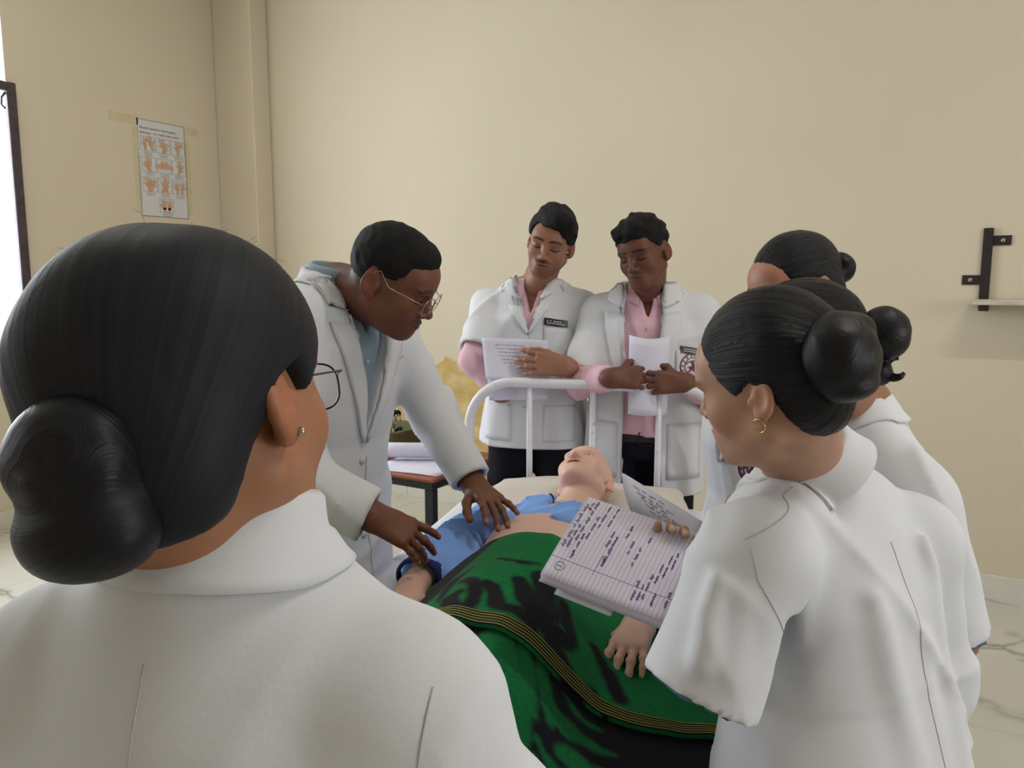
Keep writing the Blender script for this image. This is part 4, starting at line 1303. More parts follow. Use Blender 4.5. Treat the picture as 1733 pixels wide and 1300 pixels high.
D.collar(M_COAT, D.bend((0, -0.018, 1.418)), frame_from(D.bend((0, 1, 1.5)) - D.bend((0, 0, 1.5)), D.bend((0, 0, 1.6)) - D.bend((0, 0, 1.4))), 0.074, 0.080, math.radians(118), 0.032, 0.055, 0.060, 0.020, cb, 'coat_collar')
buttons(D, cb, [D.bend((0.004, 0.3, z)) for z in (1.045, 0.93)] + [(0.004, 0.3, 0.82)], FRONT, 0.0095)
buttons(D, sb, [D.bend((0.0, 0.3, z)) for z in (1.27, 1.19, 1.12)], la, 0.005, M_BUTTON)
D.seam(cb, [D.bend((-0.012, 0.3, zv)), (-0.012, 0.3, 0.80), (-0.012, 0.3, 0.54)], FRONT, name='front_edge', r=0.002)
D.seam(cb, [D.bend((-0.085, 0.3, 1.262)), D.bend((-0.145, 0.3, 1.272))], la, 12, 0.0022, name='pocket_slit')
hairline_cap(D, ((0, -0.013, 0.034), (0.0752, 0.0965, 0.0860)), [((0, 0.044, 0.078), (0.048, 0.034, 0.026), 0.02)],
             ([-0.13, -0.085, -0.05, -0.02, 0.01, 0.035, 0.060, 0.085, 0.12], [-0.045, -0.040, -0.022, 0.020, 0.010, 0.022, 0.050, 0.062, 0.064]), 0.0012, (70, 70, 70), 0.0034, M_HAIRM, seed=3)
glasses(D, M_WIRE, y=0.106, z=-0.008, rx=0.0275, rz=0.0195, hw=0.070, ear=(-0.02, 0.014))

# ------------------------------------------------------------------ the two men behind the headboard
A = Fig('young man with moustache and black badge reading loose sheets behind the headboard', 0.085, 2.84, 167, 1.70, (158, 112, 90), 'students in white coats')
ha = A.px(932, 410, 2.722)
A.head(ha, A.vec((-0.235, -0.95, -0.22)), A.vec((0.207, -0.22, 0.957)), 1.0, h=0.0024, brow=0.95, moustache=0.9, stubble=0.8, lips=(0.85, 0.55, 0.58))
sr, sl = A.sh(1), A.sh(-1)
el_r, wr_r = A.px(800, 612, 2.74), A.px(850, 668, 2.715)
el_l, wr_l = A.px(1006, 650, 2.74), A.px(957, 620, 2.585)
A.inner([(sr, el_r, wr_r), (sl, el_l, wr_l)])
A.hand(wr_l, A.vec((-1, 0.02, 0.10)), A.vec((0.0, -1, 0.25)), 1, [(14, 14, 8), (10, 22, 12), (10, 24, 14), (12, 26, 14)], elbow=lerp(wr_l, el_l, 0.35), sz=1.05, spread=(14, 0, -3, -7), thumb=((0.5, 0.8, -0.55), (0.2, 0.95, -0.3), (0.0, 1, -0.2)))
A.hand(wr_r, A.vec((0.96, 0.18, 0.12)), A.vec((0.0, -0.4, -1)), -1, [(20, 20, 10)] * 4, elbow=lerp(wr_r, el_r, 0.35))
A.finish(); A.legs(M_TROUS)
zv, zt, hf = 1.24, 1.435, 0.062
shirt, sb = A.garment('shirt', M_PINK, 0.9, 1.0, [arm(1, [sr, el_r, lerp(el_r, wr_r, 0.9)], (0.056, 0.050, 0.038), hollow=0.005), arm(-1, [sl, el_l, lerp(el_l, wr_l, 0.88)], (0.056, 0.050, 0.036), hollow=0.005)],
                      h=0.008, shrink=0.016, opening=vopen(A, 1.30, 1.45, 0.044, 0.02), disp=0.0055, seed=2)
coat, cb = A.garment('coat', M_COAT, 0.835, 1.06, [arm(1, [sr, lerp(sr, el_r, 0.80)], (0.070, 0.070), hollow=0.006), arm(-1, [sl, lerp(sl, el_l, 0.86)], (0.070, 0.069), hollow=0.006)],
                     h=0.0075, opening=vopen(A, zv, zt, hf, 0.02), disp=0.005, seed=3)
lapels(A, cb, M_COAT, zv, zt, hf, FRONT, 0.052)
A.collar(M_PINK, (0, -0.010, 1.402), np.eye(3), 0.060, 0.062, math.radians(158), 0.034, 0.045, 0.085, 0.012, sb, 'shirt_collar')
A.collar(M_COAT, (0, -0.016, 1.395), np.eye(3), 0.072, 0.074, math.radians(115), 0.028, 0.05, 0.055, 0.018, cb, 'coat_collar')
A.seam(cb, [(-0.004, 0.3, zv), (-0.004, 0.3, 0.84)], FRONT, name='front_edge', r=0.0018)
buttons(A, cb, [(0.010, 0.3, z) for z in (1.22, 1.10, 0.98)], FRONT, 0.007)
pocket(A, cb, -0.055, -0.155, 1.13, 1.268, FRONT, M_COAT, 'chest_pocket')
badge(A, cb, -0.056, -0.134, 1.276, 1.300, 0.14)
for m in (-1, 1): pocket(A, cb, m * 0.06, m * 0.165, 0.86, 0.99, FRONT, M_COAT, 'hip_pocket')
hairline_cap(A, ((0, -0.010, 0.040), (0.0830, 0.1000, 0.0940)), [((-0.018, 0.058, 0.090), (0.055, 0.044, 0.034), 0.02), ((-0.050, 0.040, 0.060), (0.030, 0.040, 0.034), 0.02)],
             ([-0.13, -0.085, -0.05, -0.02, 0.01, 0.035, 0.060, 0.085, 0.12], [-0.050, -0.045, -0.005, 0.024, 0.012, 0.022, 0.050, 0.060, 0.062]), 0.0040, (34, 34, 34), 0.0034, M_HAIRM,
             front_x=([-0.08, -0.03, 0.02, 0.05, 0.08], [-0.026, -0.010, 0.006, 0.022, 0.0]), seed=1)

B = Fig('young man in an open white coat and pink shirt holding a rolled paper', 0.475, 2.70, 170, 1.675, (112, 72, 58), 'students in white coats')
hb = B.px(1089, 427, 2.603)
B.head(hb, B.vec((-0.573, -0.77, -0.26)), B.vec((-0.25, -0.10, 0.964)), 1.0, h=0.0024, brow=0.95, moustache=0.35, stubble=0.1, lips=(1.05, 0.8, 0.85))
sr, sl = B.sh(1), B.sh(-1)
el_r, wr_r = B.px(985, 645, 2.64), B.px(1036, 640, 2.475)
el_l, wr_l = B.px(1212, 672, 2.62), B.px(1160, 648, 2.46)
B.inner([(sr, el_r, wr_r), (sl, el_l, wr_l)])
cr = [(26, 40, 20), (28, 42, 22), (30, 44, 22), (32, 46, 22)]
B.hand(wr_r, B.vec((1, -0.02, 0.02)), B.vec((0.10, -1, 0.25)), -1, cr, elbow=lerp(wr_r, el_r, 0.35), sz=0.98, thumb=((0.75, 0.65, -0.2), (0.2, 0.95, -0.4), (0.0, 0.95, -0.5)))
B.hand(wr_l, B.vec((-1, -0.02, 0.02)), B.vec((-0.10, -1, 0.25)), 1, cr, elbow=lerp(wr_l, el_l, 0.35), sz=0.98, thumb=((0.75, 0.65, -0.2), (0.2, 0.95, -0.4), (0.0, 0.95, -0.5)))
B.finish(); B.legs(M_TROUS, top=0.915)
shirt, sb = B.garment('shirt', M_PINK, 0.905, 1.0, [arm(1, [sr, el_r, lerp(el_r, wr_r, 0.9)], (0.058, 0.055, 0.040), hollow=0.005), arm(-1, [sl, el_l, lerp(el_l, wr_l, 0.9)], (0.058, 0.055, 0.040), hollow=0.005)],
                      h=0.008, shrink=0.016, opening=vopen(B, 1.30, 1.43, 0.042, 0.02), disp=0.005, seed=4)
coat, cb = B.garment('coat', M_COAT, 0.70, 1.08, [arm(1, [sr, lerp(sr, el_r, 0.88)], (0.072, 0.072), hollow=0.006), arm(-1, [sl, lerp(sl, el_l, 0.86)], (0.072, 0.072), hollow=0.006)],
                     h=0.0075, opening=vopen(B, 0.40, 1.42, 0.066, 0.015, 0.060, 0.015), disp=0.005, seed=5)
lapels(B, cb, M_COAT, 1.02, 1.42, 0.066, FRONT, 0.060, notch=0.78, below=0.062, xoff=0.015)
B.collar(M_PINK, (0, -0.010, 1.382), np.eye(3), 0.060, 0.062, math.radians(158), 0.034, 0.045, 0.075, 0.012, sb, 'shirt_collar')
B.collar(M_COAT, (0, -0.016, 1.375), np.eye(3), 0.073, 0.076, math.radians(118), 0.028, 0.05, 0.055, 0.018, cb, 'coat_collar')
pocket(B, cb, -0.095, -0.185, 1.08, 1.20, FRONT, M_COAT, 'chest_pocket')
badge(B, cb, -0.110, -0.190, 1.190, 1.214, 0.20)
emblem(B, cb, -0.152, 1.145, 0.042)
for m in (-1, 1): pocket(B, cb, m * 0.085 + 0.01, m * 0.185, 0.76, 0.95, FRONT, M_COAT, 'hip_pocket')
buttons(B, sb, [(0.0, 0.3, z) for z in (1.27, 1.19, 1.11, 1.03)], FRONT, 0.005)
hairline_cap(B, ((0, -0.012, 0.042), (0.0820, 0.1000, 0.0940)), [((0.0, 0.062, 0.090), (0.058, 0.040, 0.032), 0.016), ((0.035, 0.078, 0.078), (0.024, 0.020, 0.020), 0.01), ((-0.010, 0.090, 0.084), (0.022, 0.018, 0.018), 0.01)],
             ([-0.13, -0.085, -0.05, -0.02, 0.01, 0.035, 0.060, 0.085, 0.12], [-0.030, -0.020, 0.005, 0.026, 0.014, 0.030, 0.052, 0.058, 0.060]), 0.0038, (42, 42, 42), 0.0034, M_HAIRM, seed=5)
# belt
o = Ops(); o.loft([(0, 0, 0.874, 0.172, 0.124), (0, 0, 0.912, 0.170, 0.122)], 0.0)
V, Q = o.mesh(0.008); mk('belt', V, Q, M_SHOE, B.root)
mb = MB()
for (x0, x1, z0, z1) in ((-0.024, 0.022, 0.912, 0.916), (-0.024, 0.022, 0.870, 0.874), (-0.024, -0.020, 0.874, 0.912), (0.018, 0.022, 0.874, 0.912)): mb.box((x0, 0.118, z0), (x1, 0.1275, z1))
mb.build('belt_buckle', M_DARKWIRE, B.root)

# ------------------------------------------------------------------ women students with their hair in buns
M_HAIRF = hair_mat('smooth_black_hair', (18, 18, 24), 0.36, 26, 0.7)
M_HAIRG = hair_mat('soft_black_hair', (25, 26, 33), 0.58, 14, 0.12, (0.8, 1.3))
M_HAIRB = hair_mat('coiled_black_hair', (19, 19, 24), 0.42, 9, 0.25, (0.8, 1.35))
FZ = ([-0.13, -0.075, -0.050, -0.036, -0.026, -0.005, 0.020, 0.045, 0.065, 0.085, 0.12], [-0.090, -0.085, -0.072, -0.036, 0.000, 0.014, -0.006, 0.026, 0.048, 0.062, 0.066])

# nearest: seen from behind, lower left
G = Fig('woman in white coat seen from behind in the left foreground with a large low bun', -0.200, 0.497, -11, 1.462, (172, 120, 90), 'students in white coats', fem=True)
G.lean = 3
hg = G.px(326, 674, 0.494)
G.head(hg, G.vec((0.258, 0.964, -0.065)), G.vec((-0.14, 0.104, 0.985)), 0.97, h=0.0024, brow=0.8)
sr, sl = G.sh(1), G.sh(-1)
sr = G.px(690, 1200, 0.475); sl = np.array([-sr[0] * 1.0, sr[1], sr[2]])
el_r, wr_r = G.px(835, 1420, 0.50), G.px(700, 1420, 0.72)
el_l = np.array([-el_r[0] - 0.02, el_r[1], el_r[2]]); wr_l = np.array([-wr_r[0], wr_r[1], wr_r[2]])
G.inner([(sr, el_r, wr_r), (sl, el_l, wr_l)])
for (w, e, m) in ((wr_r, el_r, -1), (wr_l, el_l, 1)):
    G.hand(w, w - e, (0, 0.2, 1), m, [(20, 20, 10)] * 4, h=0.003, elbow=lerp(w, e, 0.4), sz=0.9)
G.finish(); G.legs(M_KURTA, wide=1.0)
coat, cb = G.garment('coat', M_COAT, 0.62, 1.0, [arm(1, [sr, el_r, lerp(el_r, wr_r, 0.35)], (0.054, 0.056, 0.055), hollow=0.006), arm(-1, [sl, el_l, lerp(el_l, wr_l, 0.35)], (0.054, 0.056, 0.055), hollow=0.006)], h=0.007, disp=0.0035, seed=2, extra=lambda o: o.cone(G.bend((0, -0.028, 1.15)), G.bend((0, -0.026, 1.222)), 0.075, 0.058, 0.04))
G.collar(M_COAT, G.bend((0.004, -0.014, 1.250)), frame_from((0, 0.96, -0.28), (0, 0.28, 0.96)), 0.052, 0.052, math.radians(140), 0.030, 0.060, 0.050, 0.013, cb, 'coat_collar', n=64)
BK = (0, 1, 0)
G.seam(cb, [(0, -0.3, 1.20), (0, -0.3, 0.95), (0, -0.3, 0.65)], BK, 60, 0.0007, name='back_seam')
for m in (-1, 1):
    S = sr if m > 0 else sl
    G.seam(cb, [(m * (abs(S[0]) + 0.030), -0.3, S[2] + 0.040), (m * (abs(S[0]) + 0.024), -0.3, S[2] - 0.03), (m * (abs(S[0]) + 0.020), -0.3, S[2] - 0.13)], BK, 30, 0.0007, name='armhole_seam')
hairline_cap(G, ((0, -0.010, 0.030), (0.0890, 0.1030, 0.0860)), [((0.0, -0.062, -0.035), (0.070, 0.045, 0.060), 0.03)], FZ, 0.0022, (12, 12, 12), 0.0036, M_HAIRG, axis=(0.1, -0.6, -0.8), strand_amp=0.0003, strand_n=60, seed=4)
bun(G, (0.004, -0.110, -0.026), (0.036, 0.028, 0.036), (0.15, -1, -0.1), 0.0034, M_HAIRB, [((0.004, -0.104, -0.064), (0.040, 0.034, 0.028)), ((0.006, -0.085, -0.040), (0.034, 0.035, 0.036))], amp=0.0010)
glasses(G, M_DARKWIRE, y=0.104, z=-0.004, ear=(-0.02, 0.016), hw=0.068, r=0.0008)
o = Ops(); e = G.hpt((0.083, -0.010, -0.031)); o.ell(e, (0.0032,) * 3, 0.0); V, Q = o.mesh(0.0009); mk('ear_stud', V, Q, M_WIRE, G.root)
mb = MB(); rnd = random.Random(5)
for i in range(26):
    a = rnd.uniform(-1.5, 1.6); b = rnd.uniform(0.2, 1.0)
    base = np.array([0.086 * math.sin(a), rnd.uniform(-0.04, 0.02), 0.030 + 0.083 * math.cos(a)])
    n = base - np.array([0, -0.01, 0.03]); n /= np.linalg.norm(n)
    side = np.array([rnd.uniform(-1, 1), rnd.uniform(-1, 1), rnd.uniform(-0.6, 0.3)])
    L = rnd.uniform(0.004, 0.011)
    pts = [G.hpt(base - n * 0.006), G.hpt(base + (n * 0.5 + side * 0.3) * L * 0.6), G.hpt(base + (n * 0.55 + side * 0.8) * L)]
    mb.tube(spline(pts, 6), 0.00011, 3)
mb.build('loose_hairs', M_HAIRG, G.root)['kind'] = 'stuff'

# the notebook's place and tilt (its page faces up towards the reader)
TL, TR, BLc, BR = atd(1020, 832, 1.30), atd(1168, 925, 1.20), atd(917, 972, 1.17), atd(1130, 1060, 1.06)
cen = (TL + TR + BLc + BR) / 4
tx = (TL - BLc) + (TR - BR); tx /= np.linalg.norm(tx)
ty = (TL - TR) + (BLc - BR); ty -= tx * (tx @ ty); ty /= np.linalg.norm(ty)
tz = np.cross(tx, ty)
NB_X, NB_Y, NB_Z = tx, ty, tz
def nb_world(p): return cen + tx * p[0] + ty * p[1] + tz * p[2]

# right: nearest of the three at the bedside, notebook in hand
R1 = Fig('woman with hoop earring and sleek high bun holding the open notebook', 0.475, 1.03, 36, 1.395, (186, 144, 120), 'students in white coats', fem=True)
R1.lean = 13
h1 = R1.px(1304, 643, 0.968)
R1.head(h1, R1.vec((-0.72, 0.67, -0.20)), R1.vec((-0.282, 0.02, 0.959)), 0.94, h=0.0024, brow=0.85, lips=(0.75, 0.5, 0.5))
sl = R1.px(1282, 945, 0.93); sr = R1.px(1540, 920, 1.12)
el_l = R1.px(1200, 1120, 0.93); wr_l = R1.loc(nb_world((-0.012, -0.112, -0.026)))
el_r, wr_r = R1.px(1575, 1150, 1.16), R1.px(1400, 1120, 1.35)
R1.inner([(sr, el_r, wr_r), (sl, el_l, wr_l)])
R1.hand(wr_l, R1.vec(NB_X * 0.86 + NB_Y * 0.5), R1.vec(-NB_Z), 1, [(22, 50, 26), (30, 66, 56), (32, 68, 58), (36, 70, 58)], elbow=lerp(wr_l, el_l, 0.4), sz=0.92, thumb=((0.6, 0.75, 0.1), (0.4, 0.9, 0.05), (0.3, 0.9, 0.0)))
R1.hand(wr_r, wr_r - el_r, (0, 0.2, 1), -1, [(20, 20, 10)] * 4, h=0.003, elbow=lerp(wr_r, el_r, 0.4), sz=0.9)
R1.finish(); R1.legs(M_KURTA)
ce_l = R1.px(1183, 1172, 0.895)
kb, _ = R1.garment('uniform_dress', M_KURTA, 0.50, 1.0, [arm(-1, [sl, lerp(sl, ce_l, 1.04)], (0.050, 0.062), hollow=0.004), arm(1, [sr, el_r], (0.055, 0.052), hollow=0.004)], h=0.011, shrink=0.014, disp=0.002)
def r1x(o):
    # hanging folds: from the armhole down the sleeve, and the deep fold behind the arm
    a, b = sl, el_l
    o.cone(R1.px(1300, 985, 0.885), R1.px(1322, 1160, 0.90), 0.010, 0.022, 0.02, cut=True)
    o.cone(R1.px(1330, 935, 0.930), R1.px(1340, 1078, 0.925), 0.005, 0.013, 0.035, cut=True)
    o.cone(R1.px(1345, 935, 0.93), R1.px(1352, 1075, 0.93), 0.006, 0.013, 0.03)
    o.cone(R1.px(1215, 990, 0.86), R1.px(1185, 1120, 0.84), 0.004, 0.010, 0.02)
    for (x0, z0, x1, z1, r0, r1) in ((-0.075, 1.00, -0.030, 0.66, 0.004, 0.020), (0.075, 1.05, 0.050, 0.70, 0.004, 0.018), (0.015, 0.92, 0.0, 0.62, 0.003, 0.014)):
        o.cone(R1.bend((x0, -0.128, z0)), R1.bend((x1, -0.148, z1)), r0, r1, 0.035)
    o.cone(R1.px(1250, 1010, 0.86), R1.px(1240, 1140, 0.845), 0.005, 0.009, 0.02)
coat, cb = R1.garment('coat', M_COAT, 0.58, 1.06, [arm(-1, [sl, ce_l], (0.071, 0.075), hollow=0.005, k=0.022), arm(1, [sr, el_r, lerp(el_r, wr_r, 0.2)], (0.066, 0.066, 0.062), hollow=0.005)], h=0.0062, disp=0.0050, seed=1, extra=r1x, nr=0.034)
nbR = R1.bend((0, -0.012, 1.415 * R1.k)); axR = R1.hpt((0, -0.030, -0.045)) - nbR
upR = axR / np.linalg.norm(axR) * 0.75 + np.array([0, 0.05, 0.35])
R1.collar(M_COAT, nbR + axR * 0.20, frame_from((0.05, 0.95, -0.30), upR), 0.062, 0.064, math.radians(150), 0.024, 0.046, 0.062, 0.014, cb, 'coat_collar', n=64)
zs_ = [1.33 * R1.k, 1.1 * R1.k, 0.85 * R1.k, 0.62]
R1.seam(cb, [(0, -0.3, z) for z in zs_], BK, 60, 0.0008, name='back_seam')
dS = R1.vec((0, 1, -0.1))
R1.seam(cb, [R1.px(1243, 905, 0.93), R1.px(1262, 965, 0.90), R1.px(1300, 1035, 0.90), R1.px(1312, 1068, 0.91)], dS, 30, 0.0008, name='armhole_seam')
R1.seam(cb, [R1.px(1238, 895, 0.93), R1.px(1290, 850, 0.98), R1.px(1335, 820, 1.0)], dS, 30, 0.0008, name='shoulder_seam')
cap1 = hairline_cap(R1, ((0, -0.012, 0.032), (0.0800, 0.0990, 0.0940)), [((0.0, -0.060, -0.030), (0.060, 0.042, 0.052), 0.03)], FZ, 0.0008, (20, 20, 20), 0.0030, M_HAIRF, axis=(0.0, -0.92, -0.05), strand_amp=0.0011, strand_n=64, seed=4)
bun(R1, (-0.026, -0.108, 0.024), (0.059, 0.044, 0.056), (0.1, -1, 0.1), 0.0030, M_HAIRB, [((-0.01, -0.088, 0.014), (0.036, 0.03, 0.036)), ((-0.050, -0.112, 0.046), (0.026, 0.030, 0.024)), ((0.004, -0.118, 0.050), (0.030, 0.026, 0.022)), ((-0.030, -0.116, -0.012), (0.040, 0.030, 0.018))], amp=0.0013)
mb = MB(); ec = R1.hpt((-0.082, -0.010, -0.040))
eu, ev = R1.hR @ np.array([0.25, 1, 0]), R1.hR @ np.array([0, 0, 1.0])
mb.tube([ec + 0.0085 * (math.cos(a) * eu + math.sin(a) * ev) for a in np.linspace(0, 2 * math.pi, 21)[:-1]], 0.0009, 6, closed=True)
mb.build('hoop_earring', M_GOLD, R1.root, True)

# second: behind her, only the bun, ear, collar and back show
R2 = Fig('woman with looped bun half hidden behind the notebook holder', 0.675, 1.36, 59, 1.46, (160, 112, 88), 'students in white coats', fem=True)
R2.lean = 10
h2 = R2.px(1352, 600, 1.24)
R2.head(h2, R2.vec((-0.88, 0.42, -0.25)), R2.vec((-0.20, 0.10, 0.97)), 1.0, h=0.003, brow=0.8)
sl, sr = R2.px(1535, 850, 1.22), R2.px(1500, 850, 1.50)
el_l, wr_l = R2.px(1612, 1085, 1.19), R2.px(1430, 1060, 1.12)
el_r, wr_r = R2.px(1480, 1080, 1.55), R2.px(1330, 1000, 1.48)
wr_l = R2.px(1400, 1010, 1.20)
R2.inner([(sr, el_r, wr_r), (sl, el_l, wr_l)])
for (w, e, m) in ((wr_r, el_r, -1), (wr_l, el_l, 1)):
    R2.hand(w, w - e, (0, 0.2, 1), m, [(20, 20, 10)] * 4, h=0.003, elbow=lerp(w, e, 0.4), sz=0.9)
R2.finish(); R2.legs(M_KURTA)
R2.garment('uniform_dress', M_KURTA, 0.55, 1.0, [arm(-1, [sl, lerp(sl, el_l, 1.02)], (0.050, 0.050), hollow=0.004), arm(1, [sr, el_r], (0.050, 0.050), hollow=0.004)], h=0.011, shrink=0.014, disp=0.002)
coat, cb = R2.garment('coat', M_COAT, 0.62, 1.02, [arm(-1, [sl, lerp(sl, el_l, 0.97)], (0.064, 0.060), hollow=0.005), arm(1, [sr, el_r], (0.064, 0.060), hollow=0.005)], h=0.0075, disp=0.0045, seed=3)
R2.collar(M_COAT, R2.bend((0.0, -0.004, 1.385 * R2.k)), frame_from((0, 0.93, -0.36), (0, 0.36, 0.93)), 0.066, 0.068, math.radians(150), 0.026, 0.052, 0.062, 0.016, cb, 'coat_collar', n=48)
hairline_cap(R2, ((0, -0.012, 0.032), (0.0800, 0.1000, 0.0890)), [((0.0, -0.060, -0.030), (0.060, 0.042, 0.052), 0.03)], FZ, 0.0010, (20, 20, 20), 0.0036, M_HAIRF, axis=(0.0, -0.92, -0.05), strand_amp=0.0010, strand_n=60, seed=4)
bun(R2, (-0.012, -0.130, 0.008), (0.044, 0.036, 0.042), (0.2, -1, 0.1), 0.0032, M_HAIRB, [((-0.010, -0.108, -0.050), (0.028, 0.022, 0.022)), ((0.0, -0.098, 0.0), (0.034, 0.03, 0.034))], amp=0.0012)
mb = MB()
for k in range(3):
    ccx = np.array((-0.022 + 0.006 * k, -0.130 - 0.003 * k, -0.048))
    mb.tube([R2.hpt(ccx + (0.017 - 0.002 * k) * np.array([0.25 * math.sin(a), math.cos(a), math.sin(a)])) for a in np.linspace(-2.2, 1.9, 16)], 0.0032, 6)
mb.build('hair_loop', M_HAIRF, R2.root, True)

# third: farthest of the women, forehead, bun and coat front show
R3 = Fig('woman with small bun standing farthest along the bedside, only her forehead showing', 0.605, 1.70, 110, 1.53, (178, 128, 104), 'students in white coats', fem=True)
R3.lean = 5
h3 = R3.px(1345, 486, 1.66)
R3.head(h3, R3.vec((-0.93, -0.20, -0.28)), R3.vec((-0.2, 0, 0.97)), 0.98, h=0.003, brow=0.8)
sl, sr = R3.sh(-1), R3.sh(1)
el_l, wr_l = R3.px(1400, 830, 1.50), R3.px(1290, 880, 1.45)
el_r, wr_r = R3.px(1262, 800, 1.80), R3.px(1250, 860, 1.62)
R3.inner([(sr, el_r, wr_r), (sl, el_l, wr_l)])
for (w, e, m) in ((wr_r, el_r, -1), (wr_l, el_l, 1)):
    R3.hand(w, w - e, (0, 0.2, 1), m, [(20, 20, 10)] * 4, h=0.003, elbow=lerp(w, e, 0.4), sz=0.9)
R3.finish(); R3.legs(M_KURTA)
shirt, sb = R3.garment('shirt', M_PINK, 0.7, 1.0, [], h=0.011, shrink=0.014, opening=vopen(R3, 1.17, 1.29, 0.035, 0.02), disp=0.003)
coat, cb = R3.garment('coat', M_COAT, 0.66, 1.02, [arm(-1, [sl, lerp(sl, el_l, 0.95)], (0.062, 0.060), hollow=0.005), arm(1, [sr, lerp(sr, el_r, 0.95)], (0.062, 0.060), hollow=0.005)], h=0.0075, opening=vopen(R3, 1.06, 1.29, 0.05, 0.02), disp=0.004, seed=4)
lapels(R3, cb, M_COAT, 1.06, 1.28, 0.05, FRONT, 0.055)
R3.collar(M_PINK, R3.bend((0, -0.008, 1.395 * R3.k)), np.eye(3), 0.058, 0.060, math.radians(156), 0.026, 0.040, 0.075, 0.012, sb, 'shirt_collar')
R3.collar(M_COAT, R3.bend((0, -0.012, 1.388 * R3.k)), np.eye(3), 0.068, 0.070, math.radians(125), 0.022, 0.046, 0.055, 0.016, cb, 'coat_collar')
pocket(R3, cb, -0.05, -0.145, 0.96, 1.08, FRONT, M_COAT, 'chest_pocket')
emblem(R3, cb, -0.085, 1.03, 0.034, seed=4)
hairline_cap(R3, ((0, -0.012, 0.032), (0.0790, 0.0990, 0.0880)), [((0.0, -0.060, -0.030), (0.060, 0.042, 0.052), 0.03)], FZ, 0.0008, (20, 20, 20), 0.0036, M_HAIRF, axis=(0.0, -0.92, -0.05), strand_amp=0.0010, strand_n=60, seed=4)
bun(R3, (0.0, -0.118, 0.010), (0.036, 0.028, 0.036), (0.2, -1, 0.1), 0.0034, M_HAIRB, [((0.0, -0.090, 0.0), (0.03, 0.03, 0.03))], amp=0.0016)
# ------------------------------------------------------------------ the training manikin on the bed
M_VINYL = Mt('manikin_vinyl', (226, 186, 166), 0.42, 0.4)
_a = M_VINYL.n('ShaderNodeVertexColor', layer_name='Col')
M_VINYL.base(M_VINYL.mix(1.0, _a.outputs[0], M_VINYL.ramp(M_VINYL.noise(14, 3), [(0.3, (0.95, 0.94, 0.94)), (0.7, (1.0, 1.0, 1.0))]), 'MULTIPLY'))
M_VINYL = M_VINYL.m
mk_ = thing('manikin', 'bald pale vinyl patient manikin lying on the bed with its belly bare', 'mannequin', BLOC, BYAW)
o = Ops()
HC_ = np.array([0.035, -0.335, 0.845]); HR_ = frame_from((-0.20, -0.18, 0.96), (0.06, 0.98, 0.18))
head_ops(o, HC_, HR_, 0.98, mouth_open=True)
a = o.w((0, -0.03, -0.05)); o.frame()
nb = np.array([0.025, -0.515, 0.795])
o.cone(a, nb, 0.050, 0.056, 0.02)
SKV = np.array(lin((228, 186, 168)))
V, Q = o.mesh(0.0026)
C = head_color(V, HC_, HR_, 0.98, SKV, brow=0.0, lips=(0.86, 0.62, 0.60), lash=0.0)
q = ((V - HC_) @ HR_) / 0.98
x_, y_, z_ = np.abs(q[:, 0]), q[:, 1], q[:, 2]
e_ = ((x_ - 0.031) / 0.0125) ** 2 + ((z_ + 0.004) / 0.0060) ** 2
w_ = np.clip((1 - e_) * 4, 0, 1)[:, None] * (y_ > 0.05)[:, None]
C = C * (1 - w_) + np.array(lin((206, 206, 204))) * w_
ir = np.clip((1 - (((x_ - 0.031) / 0.0046) ** 2 + ((z_ + 0.003) / 0.0046) ** 2)) * 4, 0, 1)[:, None] * (y_ > 0.05)[:, None]
C = C * (1 - ir) + np.array(lin((70, 78, 84))) * ir
lid = (np.abs(e_ - 1.15) < 0.25)[:, None] * (y_ > 0.05)[:, None] * 0.5
C = C * (1 - lid) + C * np.array([0.55, 0.45, 0.42]) * lid
mo = np.clip((1 - ((x_ / 0.0165) ** 2 + ((z_ + 0.0695) / 0.0062) ** 2)) * 3, 0, 1)[:, None] * ((y_ > 0.05) & (y_ < 0.0865))[:, None]
C = C * (1 - mo) + np.array(lin((92, 62, 60))) * mo
tee = ((x_ < 0.013) & (z_ > -0.0672) & (z_ < -0.0625) & (y_ > 0.06) & (y_ < 0.086))[:, None]
C = np.where(tee, np.array(lin((226, 222, 214))), C)
parts_ = [(V, Q, C)]
o = Ops()
def mloft(P):
    Pp = np.stack([P[..., 0], -(P[..., 2] - 0.0), P[..., 1]], -1)
    return d_loft(Pp, [(0.02, -0.752, -1.30, 0.150, 0.072), (0.02, -0.755, -1.12, 0.165, 0.082), (0.02, -0.762, -0.98, 0.155, 0.086), (0.02, -0.762, -0.86, 0.150, 0.086), (0.02, -0.765, -0.72, 0.165, 0.090), (0.022, -0.765, -0.60, 0.170, 0.080), (0.025, -0.765, -0.53, 0.10, 0.055)], 2.4)
o.raw(mloft, (-0.25, -1.34, 0.64), (0.30, -0.47, 0.90), 0.02)
o.cone(nb + np.array([0, 0.03, 0]), nb + np.array([0, -0.08, -0.03]), 0.056, 0.07, 0.03)
o.ell((0.02, -0.905, 0.8505), (0.006, 0.006, 0.006), 0.006, cut=True)
mel_l, mwr_l = np.array([0.295, -0.87, 0.755]), np.array([0.272, -1.105, 0.768])
mel_r, mwr_r = np.array([-0.235, -0.85, 0.765]), np.array([-0.215, -1.06, 0.775])
for m, e, w in ((1, mel_l, mwr_l), (-1, mel_r, mwr_r)):
    o.cone((0.02 + m * 0.185, -0.615, 0.765), e, 0.052, 0.042, 0.03); o.cone(e, w, 0.041, 0.028, 0.015)
